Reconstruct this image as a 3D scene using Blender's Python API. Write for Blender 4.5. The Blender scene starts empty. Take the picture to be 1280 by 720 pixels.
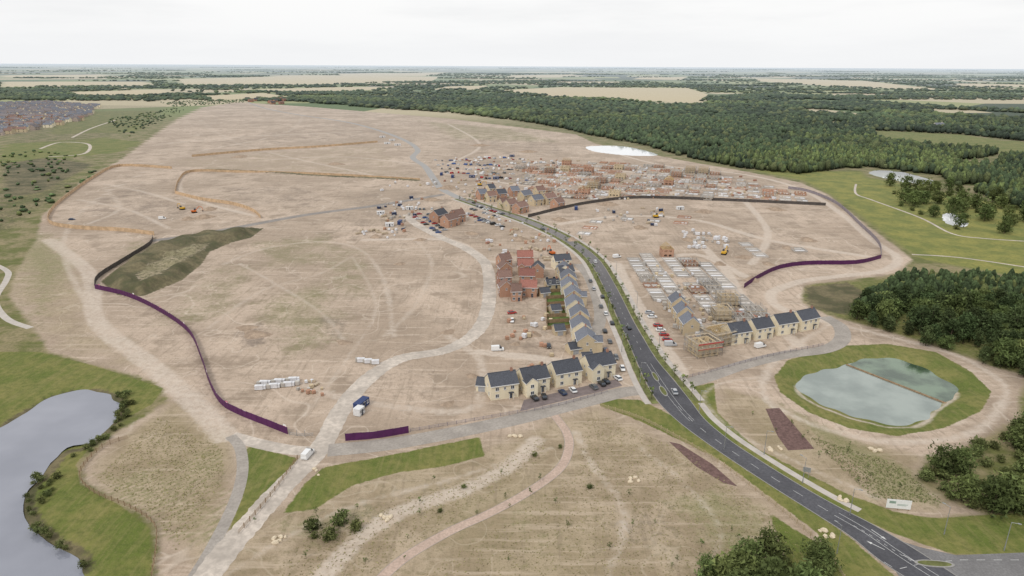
import bpy, math, random
import numpy as np
from mathutils import Vector, Matrix
random.seed(7); rng=np.random.default_rng(7)
sc=bpy.context.scene; COL=sc.collection
# ---------------------------------------------------------------- survey: photo -> ground plan
H=110.; F=853.; PT=math.radians(18.1); RL=math.radians(.31)
d=Vector((0,math.cos(PT),-math.sin(PT))); r0=Vector((1,0,0)); u0=Vector((0,math.sin(PT),math.cos(PT)))
rv=r0*math.cos(RL)+u0*math.sin(RL); uv=u0*math.cos(RL)-r0*math.sin(RL)
def P(u,v,z=0.):
    w=d*F+rv*(u-640)-uv*(v-360)
    t=(z-H)/w.z
    return (w.x*t,w.y*t)
def PL(l,z=0.): return [P(p[0],p[1],z) for p in l]
def yaw(a,b):
    a=P(*a);b=P(*b); return math.atan2(b[1]-a[1],b[0]-a[0])
def cr(pts,n=6,closed=False):
    out=[];L=len(pts)
    rngi=range(L) if closed else range(L-1)
    for i in rngi:
        g=(lambda k:pts[k%L]) if closed else (lambda k:pts[max(0,min(L-1,k))])
        p0,p1,p2,p3=[np.array(g(i+k),float) for k in (-1,0,1,2)]
        for j in range(n):
            t=j/n
            out.append(tuple(.5*((2*p1)+(-p0+p2)*t+(2*p0-5*p1+4*p2-p3)*t*t+(-p0+3*p1-3*p2+p3)*t**3)))
    if not closed: out.append(tuple(np.array(pts[-1],float)))
    return out
# ---------------------------------------------------------------- materials
def lin(r,g,b): return (r,g,b,1)
class G:
    def __init__(s,nt): s.nt=nt; s.n=nt.nodes; s.l=nt.links
    def link(s,a,b): s.l.new(a,b)
    def setin(s,i,val):
        if hasattr(val,'is_linked') : s.link(val,i)
        else: i.default_value=val
    def noise(s,co,scale,detail=4,rough=.55):
        n=s.n.new('ShaderNodeTexNoise'); s.link(co,n.inputs['Vector']); n.inputs['Scale'].default_value=scale
        n.inputs['Detail'].default_value=detail; n.inputs['Roughness'].default_value=rough; return n.outputs['Fac']
    def math(s,op,a,b=0.,clamp=False):
        n=s.n.new('ShaderNodeMath'); n.operation=op; n.use_clamp=clamp; s.setin(n.inputs[0],a); s.setin(n.inputs[1],b); return n.outputs[0]
    def mr(s,v,a,b,c=0.,dd=1.,smooth=True):
        n=s.n.new('ShaderNodeMapRange'); n.interpolation_type='SMOOTHSTEP' if smooth else 'LINEAR'
        s.setin(n.inputs[0],v); n.inputs[1].default_value=a;n.inputs[2].default_value=b;n.inputs[3].default_value=c;n.inputs[4].default_value=dd
        return n.outputs[0]
    def mix(s,f,a,b,mode='MIX'):
        n=s.n.new('ShaderNodeMix'); n.data_type='RGBA'; n.blend_type=mode
        s.setin(n.inputs[0],f); s.setin(n.inputs[6],a); s.setin(n.inputs[7],b); return n.outputs[2]
    def thr(s,a,nz,k=1.,w=.12):
        v=s.math('ADD',a,s.math('MULTIPLY',s.math('SUBTRACT',nz,.5),k))
        return s.mr(v,.5-w,.5+w)
def newmat(name):
    m=bpy.data.materials.new(name); m.use_nodes=True
    g=G(m.node_tree); b=m.node_tree.nodes['Principled BSDF']
    b.inputs['Specular IOR Level'].default_value=.2
    return m,g,b
_mc={}
def mat(name,col,rough=.8,var=.25,scale=1.5,metal=0,spec=.2,fine=None,rand=0.0,dusty=None):
    if name in _mc: return _mc[name]
    m,g,b=newmat(name)
    tc=g.n.new('ShaderNodeTexCoord').outputs['Object']
    nz=g.noise(tc,scale,4,.6)
    dark=tuple(c*(1-var) for c in col)+(1,); lite=tuple(min(1,c*(1+var)) for c in col)+(1,)
    c=g.mix(g.mr(nz,.3,.7),dark,lite)
    if fine:
        nf=g.noise(tc,fine,3,.6); c=g.mix(g.mr(nf,.35,.65,0,.5),c,tuple(x*.6 for x in col)+(1,))
    if dusty:
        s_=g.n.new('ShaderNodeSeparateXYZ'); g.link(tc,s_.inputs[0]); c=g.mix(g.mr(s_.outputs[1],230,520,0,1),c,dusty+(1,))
    if rand>0:
        oi=g.n.new('ShaderNodeObjectInfo').outputs['Random']
        hs=g.n.new('ShaderNodeHueSaturation'); g.link(c,hs.inputs['Color'])
        g.link(g.mr(oi,0,1,1-rand,1+rand,False),hs.inputs['Value']); c=hs.outputs[0]
    g.link(c,b.inputs['Base Color']); b.inputs['Roughness'].default_value=rough; b.inputs['Metallic'].default_value=metal
    b.inputs['Specular IOR Level'].default_value=spec
    _mc[name]=m; return m
def brickmat(name,c1,c2,mort,rand=.12):
    m,g,b=newmat(name)
    tc=g.n.new('ShaderNodeTexCoord').outputs['Object']
    sp=g.n.new('ShaderNodeSeparateXYZ'); g.link(tc,sp.inputs[0])
    cb=g.n.new('ShaderNodeCombineXYZ'); g.link(g.math('ADD',sp.outputs[0],sp.outputs[1]),cb.inputs[0]); g.link(sp.outputs[2],cb.inputs[1])
    br=g.n.new('ShaderNodeTexBrick'); g.link(cb.outputs[0],br.inputs['Vector']); br.inputs['Scale'].default_value=1
    br.inputs['Brick Width'].default_value=.45; br.inputs['Row Height'].default_value=.15; br.inputs['Mortar Size'].default_value=.012
    br.inputs['Color1'].default_value=c1+(1,); br.inputs['Color2'].default_value=c2+(1,); br.inputs['Mortar'].default_value=mort+(1,)
    nz=g.noise(tc,.6,4); c=g.mix(g.mr(nz,.35,.7,0,.2),br.outputs['Color'],tuple(x*.6 for x in c1)+(1,))
    oi=g.n.new('ShaderNodeObjectInfo').outputs['Random']
    hs=g.n.new('ShaderNodeHueSaturation'); g.link(c,hs.inputs['Color']); g.link(g.mr(oi,0,1,1-rand,1+rand,False),hs.inputs['Value'])
    g.link(hs.outputs[0],b.inputs['Base Color']); b.inputs['Roughness'].default_value=.9
    return m
def tilemat(name,c):
    m,g,b=newmat(name)
    tc=g.n.new('ShaderNodeTexCoord').outputs['Object']
    w=g.n.new('ShaderNodeTexWave'); w.bands_direction='Z'; g.link(tc,w.inputs[0]); w.inputs['Scale'].default_value=1.6; w.inputs['Distortion'].default_value=.4
    nz=g.noise(tc,2.2,4,.7)
    cc=g.mix(g.mr(nz,.3,.7),tuple(x*.75 for x in c)+(1,),tuple(x*1.3 for x in c)+(1,))
    cc=g.mix(g.math('MULTIPLY',w.outputs['Fac'],.3),cc,tuple(x*.5 for x in c)+(1,))
    oi=g.n.new('ShaderNodeObjectInfo').outputs['Random']
    hs=g.n.new('ShaderNodeHueSaturation'); g.link(cc,hs.inputs['Color']); g.link(g.mr(oi,0,1,.82,1.2,False),hs.inputs['Value'])
    g.link(hs.outputs[0],b.inputs['Base Color']); b.inputs['Roughness'].default_value=.65; b.inputs['Specular IOR Level'].default_value=.3
    return m
M_BUFF=brickmat('buff_brick',(.58,.47,.31),(.50,.40,.26),(.55,.5,.4))
M_CREAM=brickmat('cream_stone',(.78,.70,.53),(.70,.62,.46),(.7,.65,.52))
M_RED=brickmat('red_brick',(.36,.17,.12),(.29,.14,.10),(.4,.34,.28))
M_ORANGE=brickmat('orange_brick',(.45,.25,.165),(.38,.20,.13),(.42,.36,.3))
M_BLOCK=brickmat('concrete_block',(.46,.43,.40),(.40,.37,.34),(.44,.42,.38))
M_SLATE=tilemat('slate_roof_tile',(.066,.071,.086)); M_GREY=tilemat('grey_roof_tile',(.15,.16,.19))
M_REDT=tilemat('red_roof_tile',(.27,.115,.09)); M_BROWNT=tilemat('brown_roof_tile',(.21,.13,.105))
M_FRAME=mat('white_window_frame',(.7,.7,.7),.5,.05)
M_GLASS=mat('window_glass',(.035,.045,.06),.1,.2,spec=.8)
M_DOOR=mat('door_paint',(.06,.07,.09),.5,.1); M_GARD=mat('garage_door_paint',(.30,.31,.33),.5,.1)
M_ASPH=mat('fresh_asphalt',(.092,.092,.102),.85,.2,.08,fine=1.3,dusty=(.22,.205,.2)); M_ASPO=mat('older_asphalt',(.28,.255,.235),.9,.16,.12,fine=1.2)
M_PALE=mat('pale_estate_road',(.36,.325,.29),.9,.15,.15,fine=1.2)
M_HAUL=mat('compacted_stone_haul_road',(.52,.46,.40),.95,.2,.1,fine=.6)
M_PATH=mat('buff_footpath',(.50,.38,.31),.95,.08,.3,fine=1.5); M_FOOT=mat('footway_concrete',(.46,.42,.38),.9,.1,.3)
M_KERB=mat('kerb_concrete',(.30,.29,.275),.9,.1); M_WHITE=mat('road_marking_paint',(.55,.55,.54),.7,.2)
M_PURP=mat('purple_hoarding_paint',(.085,.022,.085),.55,.15,.5); M_PINK=mat('pink_sign_paint',(.55,.12,.22),.5,.1); M_WSIGN=mat('white_sign_paint',(.75,.75,.75),.5,.05)
M_TIMB=mat('timber_hoarding',(.50,.36,.23),.85,.2,.3,rand=.1); M_WOOD=mat('fence_timber',(.26,.18,.11),.9,.2,1)
M_DARKF=mat('dark_hoarding',(.085,.075,.07),.8,.2,.4); M_LILAC=mat('grey_hoarding',(.26,.23,.25),.8,.15,.4)
M_STEEL=mat('galvanised_steel',(.38,.39,.40),.45,.1,metal=.6); M_SCAF=mat('scaffold_board',(.46,.38,.28),.9,.2)
M_REDN=mat('red_scaffold_sheet',(.40,.08,.07),.7,.15); M_CONC=mat('concrete_slab',(.54,.51,.48),.9,.15,.6,rand=.2)
M_TYRE=mat('tyre_rubber',(.02,.02,.02),.9,.1); M_RIM=mat('wheel_rim',(.4,.4,.42),.4,.05,metal=.7)
M_LAMP=mat('lamp_glass',(.7,.7,.66),.2,.05); M_WRAP=mat('white_shrink_wrap',(.66,.66,.68),.4,.1,1)
M_ROCK=mat('limestone',(.60,.51,.38),.9,.2,1.5); M_BARK=mat('bark',(.10,.075,.055),.95,.25)
M_YEL=mat('yellow_machine_paint',(.60,.36,.04),.45,.1); M_ORG=mat('orange_machine_paint',(.55,.14,.03),.45,.1)
M_BLUE=mat('blue_cabin_paint',(.03,.05,.14),.5,.1); M_SOIL=mat('spoil_soil',(.36,.275,.205),.95,.25,.4,fine=1.5)
M_MULCH=mat('bark_mulch',(.16,.10,.09),.95,.3,.8,fine=2)
PAINT={'white':(.72,.72,.72),'silver':(.42,.43,.45),'black':(.018,.018,.02),'grey':(.12,.125,.13),'blue':(.04,.09,.26),'red':(.36,.03,.025),'dark blue':(.015,.03,.08)}
M_PAINT={k:mat(k.replace(' ','_')+'_car_paint',v,.25,.03,spec=.6) for k,v in PAINT.items()}
def folmat(name):
    m,g,b=newmat(name)
    at=g.n.new('ShaderNodeVertexColor'); at.layer_name='tint'
    oi=g.n.new('ShaderNodeObjectInfo').outputs['Random']
    hs=g.n.new('ShaderNodeHueSaturation'); g.link(at.outputs[0],hs.inputs['Color']); g.link(g.mr(oi,0,1,.7,1.35,False),hs.inputs['Value'])
    g.link(g.mr(g.math('FRACT',g.math('MULTIPLY',oi,7.3)),0,1,.485,.515,False),hs.inputs['Hue'])
    g.link(hs.outputs[0],b.inputs['Base Color']); b.inputs['Roughness'].default_value=.8; b.inputs['Specular IOR Level'].default_value=.1
    return m
M_FOL=folmat('leaf_foliage')
def canmat(name,lo,hi):
    m,g,b=newmat(name); at=g.n.new('ShaderNodeVertexColor'); at.layer_name='tint'
    geo=g.n.new('ShaderNodeNewGeometry').outputs['Position']; nz=g.noise(geo,.9,3,.7); mm_=g.mix(1.,at.outputs[0],g.mix(g.mr(nz,.35,.65),lin(lo,lo,lo),lin(hi,hi,hi*.95)),'MULTIPLY')
    g.link(mm_,b.inputs['Base Color']); b.inputs['Roughness'].default_value=.9; b.inputs['Specular IOR Level'].default_value=.05; return m
M_CANOPY=canmat('woodland_canopy',.55,1.35); M_TUFT=canmat('dry_grass_blade',.85,1.1)
# ---------------------------------------------------------------- mesh helpers
class MB:
    def __init__(s): s.v=[];s.f=[];s.m=[]
    def poly(s,pts,m=0):
        b=len(s.v); s.v+=[tuple(p) for p in pts]; s.f.append(tuple(range(b,b+len(pts)))); s.m.append(m)
    def box(s,c,sz,m=0,rz=0.,taper=1.):
        b=len(s.v); x,y,z=[k/2 for k in sz]; cs,sn=math.cos(rz),math.sin(rz)
        for dz in (-z,z):
            t=taper if dz>0 else 1
            for dx,dy in ((-x,-y),(x,-y),(x,y),(-x,y)):
                dx*=t;dy*=t
                s.v.append((c[0]+dx*cs-dy*sn,c[1]+dx*sn+dy*cs,c[2]+dz))
        for q in ((3,2,1,0),(4,5,6,7),(0,1,5,4),(1,2,6,5),(2,3,7,6),(3,0,4,7)):
            s.f.append(tuple(b+k for k in q)); s.m.append(m)
    def tube(s,a,bb,ra,rb,n=6,m=0):
        a=Vector(a);bb=Vector(bb); dd=(bb-a).normalized(); up=Vector((0,0,1)) if abs(dd.z)<.9 else Vector((1,0,0))
        e1=dd.cross(up).normalized(); e2=dd.cross(e1); b=len(s.v)
        for c,r in ((a,ra),(bb,rb)):
            for i in range(n):
                t=2*math.pi*i/n; s.v.append(tuple(c+(e1*math.cos(t)+e2*math.sin(t))*r))
        for i in range(n):
            j=(i+1)%n; s.f.append((b+i,b+j,b+n+j,b+n+i)); s.m.append(m)
        s.f.append(tuple(b+n+i for i in range(n))); s.m.append(m)
        s.f.append(tuple(b+n-1-i for i in range(n))); s.m.append(m)
    def loft(s,secs,m=0):
        b=len(s.v)
        for x,wl,wh,zl,zh in secs: s.v+=[(x,-wl,zl),(x,-wh,zh),(x,wh,zh),(x,wl,zl)]
        for i in range(len(secs)-1):
            o=b+4*i
            for k in range(4): s.f.append((o+k,o+(k+1)%4,o+4+(k+1)%4,o+4+k)); s.m.append(m)
        s.f.append((b,b+1,b+2,b+3)); s.m.append(m)
        o=b+4*(len(secs)-1); s.f.append((o+3,o+2,o+1,o)); s.m.append(m)
    def build(s,name,mats):
        me=bpy.data.meshes.new(name); me.from_pydata(s.v,[],s.f)
        for mm in mats: me.materials.append(mm)
        me.polygons.foreach_set('material_index',s.m); me.update(); return me
def mk(name,data=None,loc=(0,0,0),rz=0.,parent=None,label=None,cat=None,group=None,kind=None,scale=None):
    o=bpy.data.objects.new(name,data); COL.objects.link(o); o.location=loc; o.rotation_euler=(0,0,rz)
    if scale is not None: o.scale=scale
    if parent: o.parent=parent
    if label: o['label']=label
    if cat: o['category']=cat
    if group: o['group']=group
    if kind: o['kind']=kind
    return o
def npmesh(name,V,Fc,mats,tint=None):
    me=bpy.data.meshes.new(name); V=np.asarray(V,np.float32); Fc=np.asarray(Fc,np.int32); k=Fc.shape[1]
    me.vertices.add(len(V)); me.vertices.foreach_set('co',V.ravel())
    me.loops.add(Fc.size); me.loops.foreach_set('vertex_index',Fc.ravel())
    me.polygons.add(len(Fc)); me.polygons.foreach_set('loop_start',np.arange(0,Fc.size,k,dtype=np.int32))
    for mm in mats: me.materials.append(mm)
    if tint is not None:
        a=me.color_attributes.new('tint','FLOAT_COLOR','POINT'); T=np.ones((len(V),4),np.float32); T[:,:3]=tint; a.data.foreach_set('color',T.ravel())
    me.update(calc_edges=True); return me
# ---------------------------------------------------------------- ground sheet
def grow(a,b,st,k):
    out=[a]
    while out[-1]<b: out.append(out[-1]+st+k*(out[-1]-a))
    return out
xr=grow(245,60000,1.2,.04); xs=np.array([-v for v in xr[::-1]]+list(np.arange(-244,245,1.15))+xr)
ys=np.array(list(np.arange(-400,95,12.))+list(np.arange(96,420,1.1))+grow(420,60000,1.15,.0095))
X,Y=np.meshgrid(xs,ys); X=X.ravel();Y=Y.ravel(); NV=len(X); Z=np.zeros(NV)
def segdist(px,py,a,b):
    ax,ay=a;bx,by=b;dx,dy=bx-ax,by-ay;L=dx*dx+dy*dy+1e-9
    t=np.clip(((px-ax)*dx+(py-ay)*dy)/L,0,1); return np.hypot(px-ax-t*dx,py-ay-t*dy)
def sdf(poly,pad,px=X,py=Y):
    q=np.array(poly); idx=np.where((px>q[:,0].min()-pad)&(px<q[:,0].max()+pad)&(py>q[:,1].min()-pad)&(py<q[:,1].max()+pad))[0]
    x=px[idx];y=py[idx]; D=np.full(len(x),1e9); ins=np.zeros(len(x),bool); n=len(q)
    for i in range(n):
        a=q[i];b_=q[(i+1)%n]; D=np.minimum(D,segdist(x,y,a,b_))
        if a[1]!=b_[1]:
            c=((a[1]>y)!=(b_[1]>y))&(x<(b_[0]-a[0])*(y-a[1])/(b_[1]-a[1])+a[0]); ins^=c
    return idx,np.where(ins,D,-D)
CH={k:np.zeros(NV,np.float32) for k in ('earth','dry','lawn','track','dark','bank','stub','yel','weed')}
def fill(ch,poly,soft=2.,val=1.,raw=False):
    q=poly if raw else PL(poly)
    idx,s=sdf(q,soft*2); v=np.clip(.5+s/(2*soft),0,1)*val; CH[ch][idx]=np.maximum(CH[ch][idx],v)
def strip(ch,line,w,soft=1.5,val=1.,raw=False,n=5,lift=0):
    q=cr(line if raw else PL(line),n); A=np.array(q); pad=w+soft*2
    idx=np.where((X>A[:,0].min()-pad)&(X<A[:,0].max()+pad)&(Y>A[:,1].min()-pad)&(Y<A[:,1].max()+pad))[0]
    D=np.full(len(idx),1e9)
    for i in range(len(q)-1): D=np.minimum(D,segdist(X[idx],Y[idx],q[i],q[i+1]))
    v=np.clip(.5+(w/2-D)/(2*soft),0,1); CH[ch][idx]=np.maximum(CH[ch][idx],v*val)
    if lift: Z[idx]=np.maximum(Z[idx],lift*np.clip(1-D/w,0,1))
EARTH=[(190,760),(198,690),(190,655),(150,628),(103,603),(104,582),(132,548),(212,502),(195,478),(120,456),(62,440),(38,405),(12,372),(18,345),(45,300),(52,270),(100,228),(150,200),(180,178),(220,150),(250,135),(300,128),(380,133),(560,148),(640,158),(720,168),(745,180),(800,190),(850,200),(930,214),(1000,228),(1035,243),(1075,275),(1120,308),(1142,325),(1120,342),(1060,350),(1005,356),(1003,378),(1040,396),(1100,412),(1160,430),(1240,457),(1280,470),(1275,520),(1205,560),(1160,572),(1148,600),(1180,625),(1230,642),(1150,650),(1250,760),(600,900),(250,900)]
fill('earth',EARTH,4)
fill('dry',[(250,700),(330,640),(420,600),(600,560),(690,525),(745,508),(850,555),(960,625),(1040,700),(1060,900),(200,900)],8,.9)
fill('dry',[(110,600),(130,555),(215,505),(290,545),(300,600),(250,700),(190,660)],6,.85)
fill('dry',[(-30,345),(60,290),(110,330),(130,400),(220,470),(180,470),(60,435)],12,.6)
fill('dry',[(900,480),(960,500),(1060,545),(1160,570),(1150,600),(1180,640),(1100,640),(960,575),(895,520)],5,.85)
fill('dry',[(200,200),(480,180),(520,222),(240,212)],15,.4)
fill('weed',[(300,380),(420,340),(450,420),(350,460)],14,.5); fill('weed',[(300,300),(420,290),(440,330),(320,340)],14,.46)
fill('weed',[(160,420),(260,330),(330,330),(300,400)],10,.42); fill('weed',[(380,300),(470,310),(480,380),(400,370)],10,.42)
fill('weed',[(150,300),(210,300),(200,380),(150,370)],10,.5); fill('weed',[(0,290),(70,290),(110,330),(40,420)],14,.62)
for i in range(17):
    a=118+i*9.5; strip('weed',[(a,592-i*2.2),(a+18,628-i*.6),(a+28,668+i*1.2)],.9,.7,.78,n=3)
fill('weed',[(960,490),(1010,520),(1100,560),(1150,590),(1190,635),(1090,625),(1075,590),(1000,530)],4,.66)
fill('weed',[(520,150),(640,160),(720,180),(560,175)],25,.5); fill('weed',[(500,620),(700,610),(720,680),(560,720)],14,.4)
fill('weed',[(820,620),(900,600),(980,650),(1000,720),(880,700)],8,.6); fill('weed',[(330,650),(470,620),(500,640),(380,700)],6,.5)
for pl in ([(308,556),(372,573),(330,632),(296,668),(290,655),(306,610)],
 [(405,584),(470,572),(600,546),(606,570),(560,582),(500,590),(440,607),(395,636),(352,642),(380,605)],
 [(745,497),(800,500),(850,524),(885,555),(940,592),(990,622),(1050,662),(1130,730),(1060,730),(1020,665),(950,612),(900,575),(850,550),(790,522),(752,508)],
 [(852,486),(893,478),(896,515),(945,560),(1000,588),(1060,618),(1120,640),(1170,648),(1290,640),(1290,695),(1190,692),(1120,668),(1040,632),(960,588),(900,552),(868,520)],
 [(968,470),(985,450),(1050,432),(1110,430),(1170,440),(1215,465),(1240,490),(1225,515),(1180,535),(1120,545),(1060,535),(1010,515),(975,490)],
 [(10,180),(130,172),(180,178),(150,190),(60,200),(0,205),(0,186)],
 [(1090,163),(1200,168),(1290,180),(1290,196),(1180,186),(1095,174)],
 [(0,440),(50,440),(120,458),(205,485),(190,505),(128,540),(95,580),(100,606),(150,632),(188,660),(190,720),(80,760),(-60,720),(-60,440)],
 [(960,640),(1040,690),(1080,740),(1000,740)],
 [(80,140),(200,138),(170,165),(60,168)]): fill('lawn',pl,1.2)
fill('lawn',[(1010,355),(1130,345),(1280,350),(1280,470),(1160,430),(1040,395)],3,.55)
fill('yel',[(1000,225),(1090,222),(1290,262),(1290,350),(1150,325),(1120,306),(1075,272),(1035,243)],8,.8)
fill('yel',[(930,212),(1080,214),(1090,224),(1000,226)],8,.7)
MOUND=[(126,352),(150,333),(190,308),(250,295),(330,285),(314,297),(290,303),(262,315),(252,330),(228,350),(180,370),(148,369)]
fill('bank',MOUND,1.5)
HOL=[(165,352),(205,324),(250,309),(268,307),(240,328),(205,350),(175,360)]
idx,s=sdf(PL(HOL),4); hol=np.clip(.5+s/6,0,1); CH['bank'][idx]*=(1-.55*hol); CH['weed'][idx]=np.maximum(CH['weed'][idx],.7*hol)
strip('bank',[(258,213),(330,216),(400,221),(470,224),(522,227)],7,2,.85,lift=2.2)
fill('bank',[(1003,358),(1060,352),(1095,372),(1060,395),(1010,385)],4,.8)
fill('bank',[(0,205),(60,196),(120,205),(60,240),(0,250)],12,.8); fill('bank',[(0,130),(220,132),(205,150),(120,178),(0,180)],15,.45)
fill('bank',[(-100,252),(70,225),(120,228),(60,262),(30,290),(-100,300)],15,.5)
fill('lawn',[(0,238),(90,215),(120,212),(60,250),(0,275)],12,.55)
STUB=([(620,113),(700,109),(860,110),(885,118),(875,129),(800,126),(700,121)],[(220,99),(400,94),(550,96),(540,101),(380,106),(230,107)],[(270,113),(420,109),(500,108),(470,112),(380,116)],[(940,98),(1080,101),(1190,113),(1060,109),(950,102)],[(0,102),(180,102),(200,107),(0,109)],[(250,120),(330,116),(360,121),(280,128)],[(640,94),(720,93),(700,97),(630,97)],[(800,97),(860,96),(850,100),(790,99)],[(420,92),(560,91),(530,95),(430,95)],[(0,94),(120,93),(160,96),(0,97)],[(560,108),(610,107),(600,112),(540,112)],[(80,115),(200,112),(230,117),(100,121)],[(700,102),(780,102),(770,104),(690,104)],[(1190,104),(1290,106),(1290,109),(1200,108)])
for pl in STUB: fill('stub',pl,15)
fill('dark',[(0,130),(60,128),(125,133),(100,150),(40,165),(0,172)],10,.6)
fill('dark',[(545,205),(640,198),(900,213),(985,238),(990,252),(800,246),(700,254),(600,240)],14,.42)
fill('dark',[(780,322),(860,318),(930,350),(960,400),(940,430),(880,440),(840,420)],6,.36)
fill('dark',[(292,410),(330,402),(338,428),(300,440)],4,.62); fill('dark',[(395,392),(440,400),(430,425),(400,420)],3,.5)
fill('dark',[(690,300),(740,320),(745,440),(700,470),(640,470),(610,400),(620,320)],6,.32)
fill('dark',[(430,240),(560,240),(640,300),(500,310),(400,300)],12,.34); fill('dark',[(90,255),(180,220),(220,250),(300,265),(180,285),(100,280)],12,.4)
fill('dark',[(400,620),(560,590),(640,590),(560,640),(450,690),(360,720)],8,.34); fill('dark',[(820,280),(980,290),(1050,320),(940,345),(850,310)],10,.34)
fill('dark',[(240,180),(420,150),(520,170),(380,180)],20,.34); fill('dark',[(560,170),(700,175),(720,195),(600,195)],18,.36); fill('dark',[(720,640),(850,610),(900,680),(760,720)],8,.34); fill('dark',[(260,230),(420,235),(400,262),(300,255)],10,.36); fill('dark',[(440,450),(560,450),(540,530),(450,520)],6,.32)
RING=[(955,475),(975,445),(1040,404),(1100,418),(1190,442),(1240,468),(1258,492),(1235,528),(1190,548),(1100,552),(1020,532),(962,503),(952,475)]
T=[([(740,182),(820,205),(930,218),(1000,236),(1050,266),(1090,300),(1122,322),(1105,338),(1050,345),(1000,352),(965,366),(975,385),(1040,404)],6,.85),(RING[2:],4,.62),(RING[:3],4,.6),
([(280,330),(330,311),(400,302),(450,312),(480,350),(492,420)],4,.5),([(260,410),(330,362),(400,342),(440,320)],4,.45),([(300,330),(340,352),(400,390),(430,425)],3,.55),
([(60,300),(110,340),(120,400),(180,450),(240,500),(280,545)],9,.66),([(210,200),(120,250),(80,300),(110,380),(200,460),(280,540)],5,.55),
([(770,330),(790,370),(820,420),(850,465)],7,.95),([(870,300),(905,335),(930,375),(1000,432)],6,.9),([(700,280),(780,270),(870,275),(960,300),(1080,320)],7,.7),([(930,250),(960,290),(940,330)],6,.7),
([(800,330),(870,318),(930,345)],6,.85),([(600,325),(680,335),(735,340)],5,.8),([(600,440),(690,450),(745,460)],6,.85),([(560,420),(600,450),(600,500)],5,.6),
([(230,215),(225,240),(260,255),(320,270)],6,.7),([(480,420),(520,380),(540,330),(520,300)],4,.48),([(200,180),(320,170),(450,165)],8,.7),([(330,200),(430,196),(520,205)],6,.65),
([(640,210),(740,212),(860,222),(930,240)],9,.75),([(600,225),(720,238),(850,240)],8,.75),([(700,205),(720,225),(740,246)],7,.7),([(800,210),(820,228),(850,248)],7,.7),([(560,240),(640,270),(700,262)],6,.6),([(380,480),(440,500),(560,515),(600,505)],5,.55),([(280,720),(420,640),(560,600),(690,560)],3,.5),([(960,470),(900,480),(880,500),(920,540),(1000,580),(1120,632)],3,.55),
([(455,300),(560,300),(600,320)],6,.75),([(440,320),(470,380),(440,440),(380,520)],3,.5),([(130,230),(180,240),(230,255)],5,.7),([(250,150),(300,180),(470,220)],6,.6),([(560,155),(600,180),(560,205)],6,.65),([(380,140),(360,165),(240,190)],6,.6),([(130,235),(150,260),(110,280)],5,.6),([(100,250),(160,262),(210,285)],5,.6),
([(380,760),(430,690),(500,640),(580,612),(640,580),(670,550)],6,.75),([(760,720),(780,640),(740,580),(720,540)],4,.5),([(880,720),(900,660),(850,600),(800,560)],3,.5)]
for l,w,v in T: strip('track',l,w,1.5,v)
POND={'settling':[(997,480),(1010,469),(1060,455),(1100,447),(1140,455),(1180,474),(1196,490),(1172,508),(1150,528),(1110,531),(1050,515),(1005,494)],
 'lake':[(-80,560),(0,535),(35,513),(80,491),(130,490),(151,510),(140,530),(110,557),(80,565),(60,590),(40,610),(35,640),(60,670),(95,690),(106,710),(100,740),(-80,800)],
 'mere':[(1086,215),(1110,213),(1150,220),(1172,229),(1140,229),(1100,221)],'pool':[(1178,268),(1192,267),(1210,280),(1200,284),(1182,278)],'basin':[(735,183),(780,183),(822,193),(800,195),(760,192),(738,188)]}
WZ={'settling':-1.8,'lake':-.6,'mere':-.5,'pool':-.5,'basin':-.5}
for k,pl in POND.items():
    zz=WZ[k]; lo=9. if k=='settling' else 3.
    idx,s=sdf(cr(PL(pl,zz),4,True),14); s=s+.9*np.sin(X[idx]*.45+1)*np.sin(Y[idx]*.38); t=np.clip((s+lo)/(2*lo),0,1); t=t*t*(3-2*t); Z[idx]=np.minimum(Z[idx],2*zz*t)
strip('track',POND['settling']+POND['settling'][:1],2.2,1.2,.85)
strip('bank',[(0,535),(35,513),(80,491),(130,490),(151,510),(140,530),(110,557),(80,565),(60,590),(40,610),(35,640),(60,670),(95,690),(106,710)],4,2,.9)
idx,s=sdf(PL(MOUND),1); t=np.clip(s/9,0,1); Z[idx]=5*t*t*(3-2*t); Z[idx]*=1+.25*np.sin(X[idx]*.3)*np.sin(Y[idx]*.23)
idx,s=sdf(PL(HOL),4); Z[idx]-=2.*np.clip(.5+s/8,0,1)*np.clip(Z[idx]/4,0,1)
nx=len(xs);ny=len(ys)
ii=(np.arange(ny-1)[:,None]*nx+np.arange(nx-1)[None,:]).ravel(); FC=np.stack([ii,ii+1,ii+nx+1,ii+nx],1)
gm,g,b=newmat('ground_surface')
me=npmesh('ground',np.stack([X,Y,Z],1),FC,[gm])
def attr(nm,ks):
    a=me.color_attributes.new(nm,'FLOAT_COLOR','POINT'); T_=np.ones((NV,4),np.float32)
    for i,k in enumerate(ks): T_[:,i]=CH[k]
    a.data.foreach_set('color',T_.ravel())
attr('za',['earth','dry','lawn']); attr('zb',['track','dark','bank']); attr('zc',['stub','yel','weed'])
mk('ground',me,kind='structure',label='bare tan building-site earth with grass and distant farmland')
def at3(n):
    a=g.n.new('ShaderNodeVertexColor'); a.layer_name=n; s=g.n.new('ShaderNodeSeparateColor'); g.link(a.outputs[0],s.inputs[0]); return s.outputs
za=at3('za');zb=at3('zb');zc=at3('zc')
geo=g.n.new('ShaderNodeNewGeometry').outputs['Position']
def stretched(sx,sy,rot=0):
    n=g.n.new('ShaderNodeMapping'); g.link(geo,n.inputs[0]); n.inputs['Scale'].default_value=(sx,sy,1); n.inputs['Rotation'].default_value=(0,0,rot); return n.outputs[0]
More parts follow.
